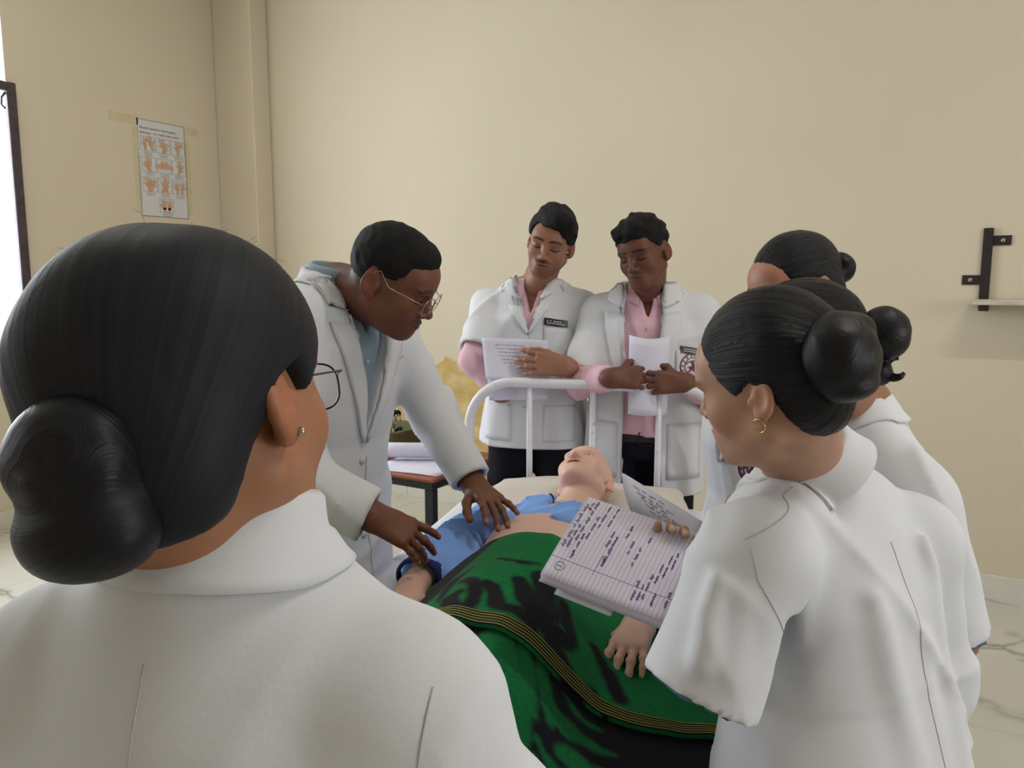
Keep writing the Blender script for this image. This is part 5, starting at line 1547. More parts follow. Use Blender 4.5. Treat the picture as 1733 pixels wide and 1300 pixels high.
for m in (-1, 1):
    o.cone((0.02 + m * 0.075, -1.22, 0.745), (0.02 + m * 0.075, -1.50, 0.735), 0.058, 0.042, 0.03); o.cone((0.02 + m * 0.075, -1.50, 0.735), (0.02 + m * 0.075, -1.72, 0.73), 0.042, 0.032, 0.02)
V, Q = o.mesh(0.008); parts_.append((V, Q, np.tile(SKV, (len(V), 1))))
for (w, e, ts, xs) in ((mwr_l, mel_l, 1, -1), (mwr_r, mel_r, -1, 1)):
    o = Ops(); yv = np.array([xs * 0.12, -1, -0.05]); yv /= np.linalg.norm(yv); zv_ = np.array([xs * -0.10, 0.0, 1.0]); zv_ -= yv * (yv @ zv_); zv_ /= np.linalg.norm(zv_)
    hand_ops(o, w, np.stack([np.cross(yv, zv_), yv, zv_], 1), 1 if xs < 0 else -1, [(12, 26, 14), (14, 28, 14), (14, 28, 14), (12, 26, 14)], spread=(6, 1, -5, -11), s=0.92, fore=lerp(w, e, 0.4), rf=0.028)
    V, Q = o.mesh(0.0024); parts_.append((V, Q, np.tile(SKV, (len(V), 1))))
n_ = 0; VV, QQ, CC = [], [], []
for (V, Q, C) in parts_: VV.append(V); QQ.append(Q + n_); CC.append(C); n_ += len(V)
mk('body', np.concatenate(VV), np.concatenate(QQ), M_VINYL, mk_, col=np.concatenate(CC))

# blue gown pushed up round the chest, rumpled along the right side
M_GOWN = cloth('cornflower_blue_gown', (136, 178, 248), 0.06, 420, 0.2, 0.7)
M_GOWND = cloth('navy_gown_lining', (40, 52, 110), 0.06, 420, 0.2, 0.7)
o = Ops()
o.raw(lambda P: d_loft(np.stack([P[..., 0], -P[..., 2], P[..., 1]], -1), [(0.02, -0.764, -0.735, 0.176, 0.092), (0.02, -0.764, -0.68, 0.184, 0.097), (0.022, -0.768, -0.60, 0.186, 0.090), (0.025, -0.772, -0.535, 0.125, 0.068)], 2.4), (-0.25, -0.84, 0.64), (0.30, -0.47, 0.92), 0.02)
for m, e, w, t in ((1, mel_l, mwr_l, 0.6), (-1, mel_r, mwr_r, 0.72)):
    S_ = np.array([0.02 + m * 0.185, -0.615, 0.768]); end = lerp(e, w, t); ed = (end - e) / np.linalg.norm(end - e)
    def fn(P, S_=S_, e=e, end=end, ed=ed):
        d = smin(d_cone(P, S_, e, 0.066, 0.060), d_cone(P, e, end + ed * 0.03, 0.060, 0.052), 0.03)
        d = np.maximum(d, (P - end.astype(np.float32)) @ ed.astype(np.float32))
        return -smin(-d, d_cone(P, end - ed * 0.05, end + ed * 0.06, 0.044, 0.044), 0.002)
    Am = np.array([S_, e, end]); o.raw(fn, Am.min(0) - 0.12, Am.max(0) + 0.12, 0.03)
# rumpled cloth bunched between the right arm and the belly, and spread on the mattress by the left hand
for (p, r) in (((-0.175, -0.80, 0.765), (0.050, 0.075, 0.050)), ((-0.165, -0.90, 0.755), (0.040, 0.06, 0.042)), ((-0.22, -0.72, 0.765), (0.06, 0.07, 0.05)), ((-0.12, -0.735, 0.835), (0.05, 0.03, 0.022)), ((0.10, -0.742, 0.848), (0.07, 0.024, 0.016))):
    o.ell(p, r, 0.03)
o.cone((0.30, -0.72, 0.73), (0.365, -1.16, 0.725), 0.05, 0.030, 0.04)
o.cone((0.345, -0.95, 0.73), (0.375, -1.22, 0.722), 0.036, 0.022, 0.03)
o.raw(lambda P: d_cone(P, np.array([0.035, -0.47, 0.815]), np.array([0.022, -0.58, 0.84]), 0.060, 0.050), (-0.1, -0.66, 0.7), (0.18, -0.40, 0.95), 0.01, True)
def gd(P):
    return 0.005 * noise(P, (9, 7, 9), 1) + 0.003 * noise(P, (22, 16, 22), 2) + 0.018 * (wrinkle(P, 3, (24, 33, 45, 60), 1.0) - 0.25)
V, Q = o.mesh(0.0062, gd)
gown = mk('gown', V, Q, M_GOWN, mk_)
gb = bvh_of(V, Q)
# dark lining at the sleeve end and neck edge
mb = MB(); end = lerp(mel_r, mwr_r, 0.72); ed = (mwr_r - mel_r) / np.linalg.norm(mwr_r - mel_r)
ux = np.cross(ed, [0, 0, 1.0]); ux /= np.linalg.norm(ux); uz = np.cross(ux, ed)
rows = []
for (t, r) in ((-0.022, 0.0505), (-0.006, 0.0515), (0.006, 0.051), (0.012, 0.047)):
    rows.append([end + ed * t + r * (math.cos(a) * ux + math.sin(a) * uz) * (1 + 0.06 * math.sin(3 * a)) for a in np.linspace(0, 2 * math.pi, 33)])
Gq = np.array(rows); Nn = Gq - (end + ed * 0.01); Nn -= ed * (Nn @ ed)[..., None]; Nn /= np.linalg.norm(Nn, axis=-1, keepdims=True)
mb.slab(Gq, Nn, 0.003); mb.build('sleeve_cuff', M_GOWND, gown, True)
nk, _ = project(gb, [(0.03 + 0.062 * math.cos(a), -0.52 + 0.062 * math.sin(a), 0.9) for a in np.linspace(math.pi * 1.05, math.pi * 1.95, 24)], (0, 0, -1), 0.001)
MB().tube(nk, 0.0035, 6).build('neck_binding', M_GOWND, gown, True)

# ------------------------------------------------------------------ papers and the notebook
def paper_mat(name, color, rough=0.8): return Mt(name, color, rough, 0.2).mottle(12, 0.02).m
M_PAPER = paper_mat('white_paper', (226, 224, 240))
M_INK = Mt('purple_blue_ink', (74, 66, 132), 0.7, 0.2).mottle(80, 0.15).m
M_INKR = Mt('red_ink', (176, 66, 96), 0.7, 0.2).mottle(80, 0.15).m
M_INKG = Mt('grey_print', (130, 126, 140), 0.7, 0.2).mottle(80, 0.15).m
def scribble(rnd, w, h):
    """One handwritten word as a polyline in (x, y)."""
    pts = []; x = 0.0; n = max(2, int(w / (h * 0.62)))
    for i in range(n):
        c = rnd.random(); st = w / n
        top = h * (1.7 if c < 0.22 else 1.0); bot = -h * 0.8 if c > 0.86 else 0.0
        pts += [(x, bot * 0.2), (x + st * rnd.uniform(0.25, 0.45), top * rnd.uniform(0.8, 1.0)), (x + st * rnd.uniform(0.45, 0.7), h * rnd.uniform(0.2, 0.5)), (x + st * 0.75, bot)]
        x += st
    return spline(pts, len(pts) * 3)
def ribbon(mb, P2, wd, z, f):
    P2 = np.array(P2); d = np.gradient(P2, axis=0); d /= np.linalg.norm(d, axis=1, keepdims=True) + 1e-9
    n = np.stack([-d[:, 1], d[:, 0]], 1) * wd / 2
    Q = np.stack([P2 + n, P2 - n], 1)
    mb.grid(np.array([[f(a[0], a[1], z) for a in r] for r in Q]))
def text_lines(mb, rnd, x0, x1, y, h, wd, z, f, word=(0.012, 0.03), space=0.006, slant=0.0):
    x = x0
    while x < x1 - word[0]:
        w = min(rnd.uniform(*word), x1 - x)
        ribbon(mb, [(x + p[0] + slant * p[1], y + p[1]) for p in scribble(rnd, w, h)], wd, z, f)
        x += w + space

# notebook: open, its near leaf block facing up towards the reader
nbk = thing('notebook', 'open ruled notebook full of purple handwriting held up over the blanket', 'notebook', (0, 0, 0))
nbk.matrix_world = RZ @ Matrix(((tx[0], ty[0], tz[0], cen[0]), (tx[1], ty[1], tz[1], cen[1]), (tx[2], ty[2], tz[2], cen[2]), (0, 0, 0, 1)))
PW, PH = 0.184, 0.208
def ruled():
    t = Mt('ruled_page', (222, 216, 232), 0.8, 0.2)
    sep = t.n('ShaderNodeSeparateXYZ'); t.l(t.obj(), sep.inputs[0])
    m = t.n('ShaderNodeMath', operation='MODULO'); a = t.n('ShaderNodeMath', operation='ADD'); a.inputs[1].default_value = 1.0
    t.l(sep.outputs[1], a.inputs[0]); t.l(a.outputs[0], m.inputs[0]); m.inputs[1].default_value = 0.0072
    dv = t.n('ShaderNodeMath', operation='DIVIDE'); t.l(m.outputs[0], dv.inputs[0]); dv.inputs[1].default_value = 0.0072
    line = t.ramp(dv.outputs[0], [(0.0, (1, 1, 1)), (0.07, (1, 1, 1)), (0.11, (0, 0, 0))])
    ab = t.n('ShaderNodeMath', operation='ADD'); ab.inputs[1].default_value = 0.052; t.l(sep.outputs[0], ab.inputs[0])
    ab2 = t.n('ShaderNodeMath', operation='ABSOLUTE'); t.l(ab.outputs[0], ab2.inputs[0])
    sc_ = t.n('ShaderNodeMath', operation='MULTIPLY'); t.l(ab2.outputs[0], sc_.inputs[0]); sc_.inputs[1].default_value = 20.0
    mg = t.ramp(sc_.outputs[0], [(0.0, (1, 1, 1)), (0.008, (1, 1, 1)), (0.018, (0, 0, 0))])
    c = lin((222, 216, 232)); f = t.noise(25, 3)
    body = t.ramp(f, [(0.3, tuple(v * 0.97 for v in c)), (0.7, tuple(min(1, v * 1.02) for v in c))])
    t.base(t.mix(mg, t.mix(line, body, lin((150, 146, 176))), lin((134, 112, 160))))
    return t.m
M_RULED = ruled()
def leaf(mb, w, h, z0, curl, n=14):
    X, Y = np.meshgrid(np.linspace(-w / 2, w / 2, n), np.linspace(-h / 2, h / 2, n), indexing='ij')
    return X, Y
def page_z(x, y): return 0.004 + 0.004 * np.sin((x / PW + 0.5) * math.pi) * 1.0 + 0.003 * (y / PH) ** 2
for k in range(5):
    X, Y = leaf(None, PW, PH, 0, 0)
    off = 0.0012 * k
    Qp = np.stack([X - off * 0.9, Y - off * 0.5, page_z(X, Y) - 0.0016 * k], -1); Np = np.zeros_like(Qp); Np[..., 2] = 1
    MB().slab(Qp, Np, 0.0012).build('page', M_RULED if k == 0 else M_PAPER, nbk, True)
X, Y = leaf(None, PW + 0.006, PH + 0.006, 0, 0)
Qp = np.stack([X - 0.004, Y - 0.003, page_z(X, Y) - 0.0085], -1); Np = np.zeros_like(Qp); Np[..., 2] = 1
MB().slab(Qp, Np, 0.0012).build('cover', paper_mat('grey_cover', (196, 188, 200)), nbk, True)
fpage = lambda x, y, z: (x, y, page_z(x, y) + z)
rnd = random.Random(11)
ink = MB(); red = MB()
lines = [(-0.030, 0.085, 0.0945, 0.0042), (-0.028, 0.030, 0.0870, 0.0036), (-0.010, 0.088, 0.0800, 0.0036), (0.0, 0.055, 0.066, 0.0034), (-0.045, 0.02, 0.073, 0.003), (0.03, 0.085, 0.058, 0.003),
         (0.040, 0.086, 0.044, 0.003), (-0.002, 0.038, 0.030, 0.0036), (0.004, 0.03, 0.0215, 0.003), (-0.040, 0.004, 0.022, 0.003), (0.030, 0.06, 0.008, 0.003), (0.0, 0.040, -0.006, 0.003), (-0.020, 0.022, -0.0205, 0.0034), (0.035, 0.055, -0.028, 0.003),
         (-0.078, -0.030, -0.042, 0.0034), (-0.075, -0.04, -0.050, 0.003), (-0.07, -0.02, -0.0565, 0.003), (-0.035, 0.01, -0.064, 0.0022), (-0.02, 0.03, -0.071, 0.0022), (0.0, 0.04, -0.078, 0.0022), (-0.075, -0.045, -0.072, 0.003), (-0.07, -0.04, -0.092, 0.003)]
for (a, b, y, h) in lines: text_lines(ink, rnd, a, b, y, h * 0.9, 0.00058, 0.0006, fpage, (0.008, 0.024), 0.005, 0.35)
ribbon(ink, [(-0.066 + 0.008 * math.cos(a), 0.083 + 0.008 * math.sin(a)) for a in np.linspace(0, 6.6, 40)], 0.0008, 0.0006, fpage)
ribbon(ink, [(-0.0665, 0.078), (-0.066, 0.088)], 0.001, 0.0006, fpage)
ribbon(ink, spline([(-0.06, 0.03), (-0.02, 0.028), (-0.035, 0.022), (0.0, 0.02)], 30), 0.0008, 0.0006, fpage)
text_lines(red, rnd, 0.062, 0.088, 0.0870, 0.0036, 0.0009, 0.0006, fpage, (0.006, 0.012), 0.004)
ink.build('handwriting', M_INK, nbk)['kind'] = 'stuff'; red.build('red_note', M_INKR, nbk)['kind'] = 'stuff'
# facing leaves standing up from the spine
nbl = lambda p: np.array([(p - cen) @ tx, (p - cen) @ ty, (p - cen) @ tz])
sp0, sp1 = nbl(atd(1068, 868, 1.31)), nbl(atd(1178, 938, 1.23))
top0, top1 = nbl(atd(1052, 800, 1.345)), nbl(atd(1192, 886, 1.27))
for k in range(3):
    s_, t_ = np.meshgrid(np.linspace(0, 1, 10), np.linspace(0, 1, 8), indexing='ij')
    Qp = (sp0[None, None] * (1 - s_)[..., None] + sp1 * s_[..., None]) * (1 - t_)[..., None] + (top0 * (1 - s_)[..., None] + top1 * s_[..., None]) * t_[..., None]
    nrm = np.cross(sp1 - sp0, top0 - sp0); nrm /= np.linalg.norm(nrm)
    if nrm[0] > 0: nrm = -nrm
    Qp = Qp + nrm * (0.010 * np.sin(t_ * math.pi) * (1 - 0.5 * k))[..., None] - nrm * 0.006 * k
    Np = np.broadcast_to(nrm, Qp.shape).copy()
    MB().slab(Qp, Np, 0.0008).build('page', M_PAPER, nbk, True)
    if k == 0:
        Q0 = Qp
        def fleaf(x, y, z):
            i = min(8, int(x * 9)); j = min(6, int(y * 7)); u_, v_ = x * 9 - i, y * 7 - j
            p = Q0[i, j] * (1 - u_) * (1 - v_) + Q0[i + 1, j] * u_ * (1 - v_) + Q0[i, j + 1] * (1 - u_) * v_ + Q0[i + 1, j + 1] * u_ * v_
            return p + nrm * z
        im = MB()
        for (y, a, b) in ((0.82, 0.15, 0.5), (0.70, 0.2, 0.62), (0.60, 0.25, 0.55), (0.5, 0.3, 0.7), (0.4, 0.35, 0.6)):
            x = a
            while x < b:
                w = rnd.uniform(0.05, 0.12); ribbon(im, [(x + p[0], y + p[1]) for p in scribble(rnd, w, 0.045)], 0.006, 0.0008, fleaf); x += w + 0.03
        im.build('handwriting', M_INK, nbk)['kind'] = 'stuff'

lp = thing('loose_sheet', 'loose white sheet sticking out beneath the open notebook', 'paper', (0, 0, 0))
lp.matrix_world = nbk.matrix_world
X, Y = np.meshgrid(np.linspace(-0.1, 0.03, 8), np.linspace(-0.02, 0.075, 8), indexing='ij')
Qp = np.stack([X - 0.004, Y, -0.010 - 0.004 * np.sin(X * 20) - 0.008], -1); Np = np.zeros_like(Qp); Np[..., 2] = 1
MB().slab(Qp, Np, 0.0006).build('sheet', M_PAPER, lp, True)

# sheets read by the man on the left of the headboard
def sheet_thing(name, label, corners, bow, lines_, n=12, group=None, front=True):
    """corners: TL, TR, BL, BR along the view."""
    c = [np.array(p) for p in corners]; m = sum(c) / 4
    r = thing(name, label, 'paper', tuple(m), 0, group)
    s_, t_ = np.meshgrid(np.linspace(0, 1, n), np.linspace(0, 1, n), indexing='ij')
    Qp = ((c[0] * (1 - s_)[..., None] + c[1] * s_[..., None]) * (1 - t_)[..., None] + (c[2] * (1 - s_)[..., None] + c[3] * s_[..., None]) * t_[..., None]) - m
    nrm = np.cross(c[2] - c[0], c[1] - c[0]); nrm /= np.linalg.norm(nrm)
    if nrm[1] > 0: nrm = -nrm
    Qp = Qp + nrm * (bow * np.sin(s_ * math.pi) * 1.0 - 0.3 * bow * np.sin(t_ * math.pi))[..., None]
    Np = np.broadcast_to(nrm, Qp.shape).copy()
    MB().slab(Qp, Np, 0.0008).build('sheet', M_PAPER, r, True)
    def fl(x, y, z):
        i = min(n - 2, int(x * (n - 1))); j = min(n - 2, int(y * (n - 1))); u_, v_ = x * (n - 1) - i, y * (n - 1) - j
        return Qp[i, j] * (1 - u_) * (1 - v_) + Qp[i + 1, j] * u_ * (1 - v_) + Qp[i, j + 1] * (1 - u_) * v_ + Qp[i + 1, j + 1] * u_ * v_ + nrm * z
    if lines_:
        im = MB()
        for (y, a, b) in lines_:
            x = a
            while x < b:
                w = rnd.uniform(0.02, 0.06); ribbon(im, [(x + p[0], y + p[1]) for p in scribble(rnd, w, 0.010)], 0.004, 0.0008, fl); x += w + 0.014
        im.build('printed_text', M_INKG, r)['kind'] = 'stuff'
    return r
sheet_thing('paper_sheet', 'bowed printed sheet under the fingers of the moustached man', [atd(815, 572, 2.675), atd(926, 576, 2.655), atd(822, 640, 2.640), atd(930, 650, 2.632)], 0.010,
            [(0.16 + 0.085 * k, 0.2 + 0.02 * k, 0.66) for k in range(6)], group='sheets held behind the headboard')
sheet_thing('paper_sheet', 'lower blank sheet showing behind the headboard rail', [atd(820, 585, 2.690), atd(915, 590, 2.690), atd(828, 678, 2.652), atd(928, 676, 2.650)], 0.006, None, group='sheets held behind the headboard')
# rolled paper
r = thing('rolled_paper', 'curled white paper gripped upright in both hands of the pink-shirted man', 'paper', tuple(atd(1101, 635, 2.49)))
c0 = atd(1101, 635, 2.49); top, bot = atd(1102, 570, 2.50) - c0, atd(1098, 703, 2.475) - c0
hw = 0.070; rows = []
for t in np.linspace(0, 1, 10):
    c = top * (1 - t) + bot * t; row = []
    for a in np.linspace(math.radians(-160), math.radians(-10), 24):
        row.append(c + np.array([hw * math.cos(a) * (1.02 - 0.04 * t), 0.045 + 0.055 * math.sin(a), 0.006 * math.cos(2 * a) * (1 - t)]))
    row = row[::1]; rows.append(row)
Gq = np.array(rows); gi, gj = np.gradient(Gq, axis=(0, 1)); Nn = np.cross(gi, gj); Nn /= np.linalg.norm(Nn, axis=-1, keepdims=True)
if Nn[..., 1].mean() > 0: Nn = -Nn
MB().slab(Gq, Nn, 0.0012).build('sheet', M_PAPER, r, True)

# ------------------------------------------------------------------ table behind the instructor
M_TOP = Mt('reddish_laminate', (146, 78, 54), 0.45, 0.4)
M_TOP.base(M_TOP.ramp(M_TOP.noise(7, 5, M_TOP.obj((1, 9, 1))), [(0.3, lin((128, 66, 46))), (0.7, lin((160, 90, 64)))]))
M_TOP = M_TOP.m
M_BLACKP = Mt('black_powder_coat', (30, 31, 36), 0.5, 0.4).mottle(30, 0.15).m
tb = thing('side_table', 'black steel table with a reddish top by the far wall', 'table', (-2.02, 2.42, 0), 0, room=True)
TX, TY, TZ = 0.40, 0.24, 0.72
MB().box((-TX, -TY, TZ - 0.018), (TX, TY, TZ), bev=0.006).build('tabletop', M_TOP, tb)
for (lo, hi) in (((-TX + 0.012, -TY + 0.010, TZ - 0.046), (TX - 0.012, -TY + 0.035, TZ - 0.018)), ((-TX + 0.012, TY - 0.035, TZ - 0.046), (TX - 0.012, TY - 0.010, TZ - 0.018)),
                 ((-TX + 0.012, -TY + 0.035, TZ - 0.046), (-TX + 0.037, TY - 0.035, TZ - 0.018)), ((TX - 0.037, -TY + 0.035, TZ - 0.046), (TX - 0.012, TY - 0.035, TZ - 0.018))):
    MB().box(lo, hi).build('frame_rail', M_BLACKP, tb)
for sx in (-1, 1):
    for sy in (-1, 1):
        x, y = sx * (TX - 0.030), sy * (TY - 0.028)
        MB().box((x - 0.018, y - 0.018, 0.0), (x + 0.018, y + 0.018, TZ - 0.046), bev=0.003).build('leg', M_BLACKP, tb)
# papers on the table
ps = thing('paper_sheet', 'flat sheet spread on the corner of the reddish table', 'paper', (-1.79, 2.33, TZ), 0.10, room=True)
X, Y = np.meshgrid(np.linspace(-0.15, 0.15, 9), np.linspace(-0.13, 0.13, 9), indexing='ij'); Qp = np.stack([X, Y, 0.0022 + 0.001 * np.sin(X * 25)], -1); Np = np.zeros_like(Qp); Np[..., 2] = 1
MB().slab(Qp, Np, 0.0006).build('sheet', M_PAPER, ps, True)
pr = thing('paper_roll', 'loosely rolled white paper lying on the reddish table', 'paper', (-1.85, 2.40, TZ + 0.003), math.radians(-62), room=True)
Gq = np.array([[(0.034 * t_ ** 0.0 * (0.55 + 0.45 * t_ / 8.6) * math.cos(t_), y, 0.034 * (0.55 + 0.45 * t_ / 8.6) * math.sin(t_) + 0.034) for t_ in np.linspace(0, 8.6, 50)] + [(0.034 * math.cos(8.6) + 0.06 * 0, y, 0.034 * math.sin(8.6) + 0.034)] for y in np.linspace(-0.15, 0.15, 6)])
gi, gj = np.gradient(Gq, axis=(0, 1)); Nn = np.cross(gi, gj); Nn /= np.linalg.norm(Nn, axis=-1, keepdims=True) + 1e-9
MB().slab(Gq[:, :-1], Nn[:, :-1], 0.0008).build('sheet', M_PAPER, pr, True)
# olive plastic tray with instruments
M_OLIVE = Mt('olive_plastic', (104, 100, 60), 0.5, 0.4).mottle(14, 0.12).m
bk = thing('instrument_tray', 'olive green plastic tray standing on the reddish table', 'tray', (-2.13, 2.535, TZ), 0.0, room=True)
def tray_ring(w, d, z, r=0.02, n=5):
    pts = []
    for (sx, sy, a0) in ((1, -1, -90), (1, 1, 0), (-1, 1, 90), (-1, -1, 180)):
        for a in np.linspace(a0, a0 + 90, n): pts.append((sx * (w - r) + r * math.cos(math.radians(a)), sy * (d - r) + r * math.sin(math.radians(a)), z))
    return pts
rg = [tray_ring(0.118, 0.088, 0.0), tray_ring(0.145, 0.110, 0.095), tray_ring(0.158, 0.122, 0.097), tray_ring(0.158, 0.122, 0.090), tray_ring(0.154, 0.119, 0.091)]
ri = [tray_ring(0.141, 0.106, 0.095), tray_ring(0.114, 0.084, 0.006)]
V = []; Fc = []
seq = [rg[0], rg[1], rg[3], rg[2], ri[0], ri[1]]
n = len(seq[0])
for q_ in seq: V += q_
for i in range(len(seq) - 1):
    for k in range(n): Fc.append((i * n + k, i * n + (k + 1) % n, (i + 1) * n + (k + 1) % n, (i + 1) * n + k))
Fc.append(tuple(range(n - 1, -1, -1))); Fc.append(tuple((len(seq) - 1) * n + k for k in range(n)))
mk('tray_body', V, Fc, M_OLIVE, bk, False)
st = thing('stethoscope', 'black stethoscope coiled upright in the olive tray', 'stethoscope', (-2.11, 2.53, TZ + 0.008), 0.0, room=True)
coil = [(0.055 * math.cos(a) * (1 - 0.02 * a), 0.045 * math.sin(a), 0.045 + 0.014 * a + 0.02 * math.sin(2.3 * a)) for a in np.linspace(0, 11, 70)]
MB().tube(coil, 0.0062, 8).build('tubing', M_RUBBER, st, True)
MB().tube([coil[-1], (0.02, -0.01, 0.175), (0.045, -0.03, 0.150), (0.07, -0.05, 0.09)], 0.0035, 7).build('ear_tube', M_WIRE, st, True)
MB().tube([(0.0, 0.0, 0.006), (0.0, 0.0, 0.018), (0.0, 0.0, 0.026)], [0.022, 0.022, 0.010], 16).build('chest_piece', M_WIRE, st, True)
sc2 = thing('scissors', 'steel scissors leaning out of the olive tray', 'scissors', (-2.06, 2.51, TZ + 0.008), 0.0, room=True)
for s2 in (-1, 1):
    MB().tube([(0.0, -0.01, 0.09), (s2 * 0.010, -0.03, 0.03), (s2 * 0.016, -0.038, 0.006)], [0.0045, 0.0035, 0.001], 6).build('blade', M_WIRE, sc2, True)
    MB().tube([(s2 * 0.014 + 0.011 * math.cos(a), 0.005, 0.125 + 0.016 * math.sin(a)) for a in np.linspace(0, 2 * math.pi, 17)[:-1]], 0.0025, 6, closed=True).build('finger_ring', M_WIRE, sc2, True)
    MB().tube([(0.0, -0.01, 0.09), (s2 * 0.012, 0.003, 0.112)], 0.003, 6).build('shank', M_WIRE, sc2, True)

# ------------------------------------------------------------------ wall shelf on its bracket
M_BRKT = Mt('black_bracket_steel', (44, 36, 38), 0.5, 0.4).mottle(25, 0.2).m
M_BOARD = Mt('whitewashed_board', (206, 198, 182), 0.6, 0.3)
M_BOARD.base(M_BOARD.ramp(M_BOARD.noise(9, 4, M_BOARD.obj((1, 12, 12))), [(0.3, lin((186, 172, 152))), (0.6, lin((214, 208, 196)))]))
M_BOARD = M_BOARD.m
ws = thing('wall_shelf', 'white board shelf on a black steel bracket fixed to the far wall', 'shelf', (0.055, Y1, 1.30), 0, room=True)
MB().box((-0.045, -0.215, 0.030), (0.95, -0.012, 0.052), bev=0.003).build('shelf_board', M_BOARD, ws)
for bx in (0.0, 0.86):
    b = MB().box((bx - 0.019, -0.016, 0.052), (bx + 0.019, -0.0005, 0.36), bev=0.002).build('bracket_upright', M_BRKT, ws)
    MB().box((bx - 0.019, -0.20, 0.005), (bx + 0.019, -0.0005, 0.030), bev=0.002).build('bracket_arm', M_BRKT, ws)
    for (sx, z0) in ((1, 0.285), (-1, 0.115)):
        t_ = MB().box((bx + (0.019 if sx > 0 else -0.087), -0.007, z0), (bx + (0.087 if sx > 0 else -0.019), -0.0005, z0 + 0.042), bev=0.001).build('fixing_tab', M_BRKT, ws)
        cx = bx + sx * 0.056
        MB().tube([(cx, -0.006, z0 + 0.021), (cx, -0.0095, z0 + 0.021), (cx, -0.0105, z0 + 0.021)], [0.0095, 0.0095, 0.005], 12).build('screw', M_WIRE, t_, True)

# ------------------------------------------------------------------ hand-hygiene poster on the left wall
PYA, PYB, PZA, PZB = 3.212, 3.570, 1.864, 2.492
po = thing('wall_poster', 'white hand-hygiene poster with ten small hand drawings taped to the left wall', 'poster', (X0, (PYA + PYB) / 2, (PZA + PZB) / 2), 0, room=True)
pw, ph = (PYB - PYA) / 2, (PZB - PZA) / 2
M_POST = Mt('poster_paper', (218, 218, 220), 0.35, 0.4).mottle(10, 0.02).m
M_PLINE = Mt('poster_print_grey', (112, 118, 122), 0.5, 0.3).mottle(40, 0.1).m
M_PTEXT = Mt('poster_print_dark', (52, 54, 62), 0.5, 0.3).mottle(40, 0.1).m
M_PHAND = Mt('poster_print_tan', (206, 168, 138), 0.5, 0.3).mottle(60, 0.12).m
M_TAPE = Mt('old_tape', (212, 199, 162), 0.3, 0.4).mottle(20, 0.06).m
s_, t_ = np.meshgrid(np.linspace(-pw, pw, 36), np.linspace(-ph, ph, 60), indexing='ij')
pzf = lambda y, z: 0.003 + 0.003 * np.sin(y * 14 + 0.5) * np.sin(z * 7) + 0.002 * np.cos(z * 10)
Qp = np.stack([np.maximum(pzf(s_, t_), 0.0012), s_, t_], -1); Np = np.zeros_like(Qp); Np[..., 0] = 1
MB().slab(Qp, Np, 0.0006).build('poster_sheet', M_POST, po, True)
fp = lambda y, z, e: (max(float(pzf(y, z)), 0.0012) + e, y, z)
def pline(mb, pts, w, e=0.0006):
    P = resample(pts, max(2, int(np.linalg.norm(np.diff(np.array(pts), axis=0), axis=1).sum() / 0.02) + 2)); ribbon(mb, P, w, e, lambda a, b, z: fp(a, b, z))
def rect(mb, y0, y1, z0, z1, w=0.0022):
    for p in ([(y0, z0), (y1, z0)], [(y1, z0), (y1, z1)], [(y1, z1), (y0, z1)], [(y0, z1), (y0, z0)]): pline(mb, p, w)
mb = MB(); rect(mb, -pw + 0.004, pw - 0.004, -ph + 0.004, ph - 0.004, 0.003); mb.build('border', M_PLINE, po)
def text_mesh(body, size, mat, parent, name, y, z):
    cu = bpy.data.curves.new('t', 'FONT'); cu.body = body; cu.size = size; cu.space_character = 0.98
    ob = bpy.data.objects.new('t', cu); COL.objects.link(ob)
    dg = bpy.context.evaluated_depsgraph_get(); me = bpy.data.meshes.new_from_object(ob.evaluated_get(dg))
    V = np.array([v.co[:] for v in me.vertices]); Fc = [tuple(p.vertices) for p in me.polygons]
    bpy.data.objects.remove(ob); bpy.data.curves.remove(cu); bpy.data.meshes.remove(me)
    P = [fp(y + v[0], z + v[1], 0.0008) for v in V]
    return mk(name, P, Fc, mat, parent, False), (V[:, 0].max() if len(V) else 0)
text_mesh('Alcohol handrub hand hygiene', 0.0225, M_PTEXT, po, 'title_line', -pw + 0.018, ph - 0.062)
text_mesh('technique \u2013 for visibly clean hands', 0.0215, M_PTEXT, po, 'title_line', -pw + 0.018, ph - 0.092)
def fan(mb, pts, e):
    c = np.mean(pts, 0); mb.add([fp(c[0], c[1], e)] + [fp(a, b, e) for a, b in pts], [(0, i + 1, (i + 1) % len(pts) + 1) for i in range(len(pts))])
def capsule2(mb, a, b, r, e):
    a, b = np.array(a), np.array(b); d = b - a; t = math.atan2(d[1], d[0])
    pts = [a + r * np.array([math.cos(q), math.sin(q)]) for q in np.linspace(t + math.pi / 2, t + 1.5 * math.pi, 6)] + [b + r * np.array([math.cos(q), math.sin(q)]) for q in np.linspace(t - math.pi / 2, t + math.pi / 2, 6)]
    fan(mb, pts, e)
def hand2(mb, c, s, rot, flip=1, fing=4, e=0.0010, spread=0.16):
    cr, sr_ = math.cos(rot), math.sin(rot)
    T = lambda x, y: np.array(c) + s * np.array([cr * flip * x - sr_ * y, sr_ * flip * x + cr * y])
    fan(mb, [T(0.30 * math.cos(q), -0.05 + 0.36 * math.sin(q)) for q in np.linspace(0, 2 * math.pi, 15)[:-1]], e)
    capsule2(mb, T(0, -0.3), T(0, -0.62), 0.20 * s, e)
    for i in range(fing):
        x = -0.21 + 0.14 * i; L = (0.52, 0.60, 0.56, 0.42)[i]; a = (i - 1.5) * spread
        capsule2(mb, T(x, 0.2), T(x + L * math.sin(a), 0.2 + L * math.cos(a)), 0.062 * s, e + 0.0002)
    capsule2(mb, T(-0.24, -0.1), T(-0.52, 0.18), 0.072 * s, e + 0.0002)
cellw = 0.104
cells = []
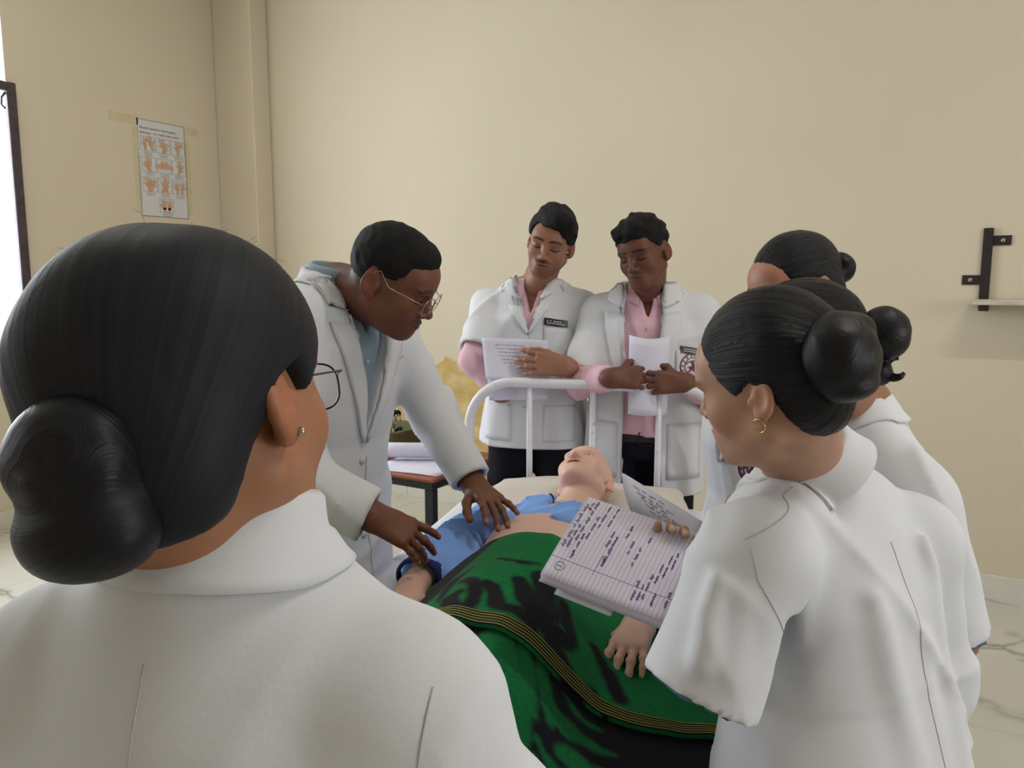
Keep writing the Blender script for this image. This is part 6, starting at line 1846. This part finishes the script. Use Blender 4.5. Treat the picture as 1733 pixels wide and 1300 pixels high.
for r_ in range(3):
    for c_ in range(3): cells.append((-pw + 0.020 + c_ * 0.112, ph - 0.112 - r_ * 0.130))
cells.append((-pw + 0.020 + 0.112 + 0.006, ph - 0.112 - 3 * 0.130))
poses = [[(-0.02, 0, 0.05, 0.035, 1), (0.022, 0.008, 0.06, 0.35, -1)], [(0.0, 0.004, 0.06, 0.3, 1), (0.012, -0.012, 0.05, -0.5, -1)], [(0.0, 0.0, 0.062, 0.0, 1), (0.03, 0.022, 0.022, 0.2, 1)],
         [(0.0, 0.004, 0.066, 0.0, 1), (-0.012, -0.018, 0.05, 0.7, -1)], [(-0.016, 0.0, 0.066, -1.45, 1), (0.02, 0.0, 0.062, 1.5, -1)], [(0.006, 0.012, 0.05, 0.1, 1), (0.008, -0.012, 0.056, -0.4, -1)],
         [(-0.012, 0.0, 0.062, 0.1, 1), (0.014, -0.006, 0.054, -0.3, -1), (0.036, 0.02, 0.02, 0.2, 1)], [(0.0, 0.004, 0.066, -0.35, 1), (0.006, -0.008, 0.054, 0.3, -1)], [(-0.018, -0.004, 0.052, 0.06, 1), (0.02, -0.004, 0.052, -0.06, -1)], [(-0.018, -0.004, 0.056, 0.06, 1), (0.02, -0.004, 0.056, -0.06, -1)]]
for k, (y0, z1) in enumerate(cells):
    f_ = MB(); rect(f_, y0, y0 + cellw, z1 - 0.092, z1, 0.0020); fo = f_.build('panel_frame', M_PLINE, po)
    h_ = MB()
    for (dy, dz, s2, rt, fl) in poses[k]: hand2(h_, (y0 + cellw / 2 + dy, z1 - 0.048 + dz), s2, rt, fl)
    h_.build('hand_drawing', M_PHAND, fo)
    cap = MB()
    for j in range(2):
        yy = y0 + 0.018 + 0.006 * j; 
        while yy < y0 + cellw - 0.02 - 0.008 * j:
            w = rnd.uniform(0.006, 0.016); pline(cap, [(yy, z1 - 0.104 - 0.012 * j), (yy + w, z1 - 0.104 - 0.012 * j)], 0.0042); yy += w + 0.004
    cap.build('caption', M_PLINE, fo)['kind'] = 'stuff'
for (y0, y1, z0, z1) in ((-pw - 0.19, -pw + 0.012, ph - 0.045, ph + 0.012), (pw - 0.012, pw + 0.105, ph - 0.05, ph + 0.0), (-pw - 0.030, -pw + 0.008, -ph + 0.02, ph - 0.06), (pw - 0.008, pw + 0.034, -ph + 0.03, ph - 0.09)):
    MB().box((0.0004, y0, z0), (0.0012 if z1 - z0 < 0.1 else 0.0010, y1, z1)).build('tape_strip', M_TAPE, po)
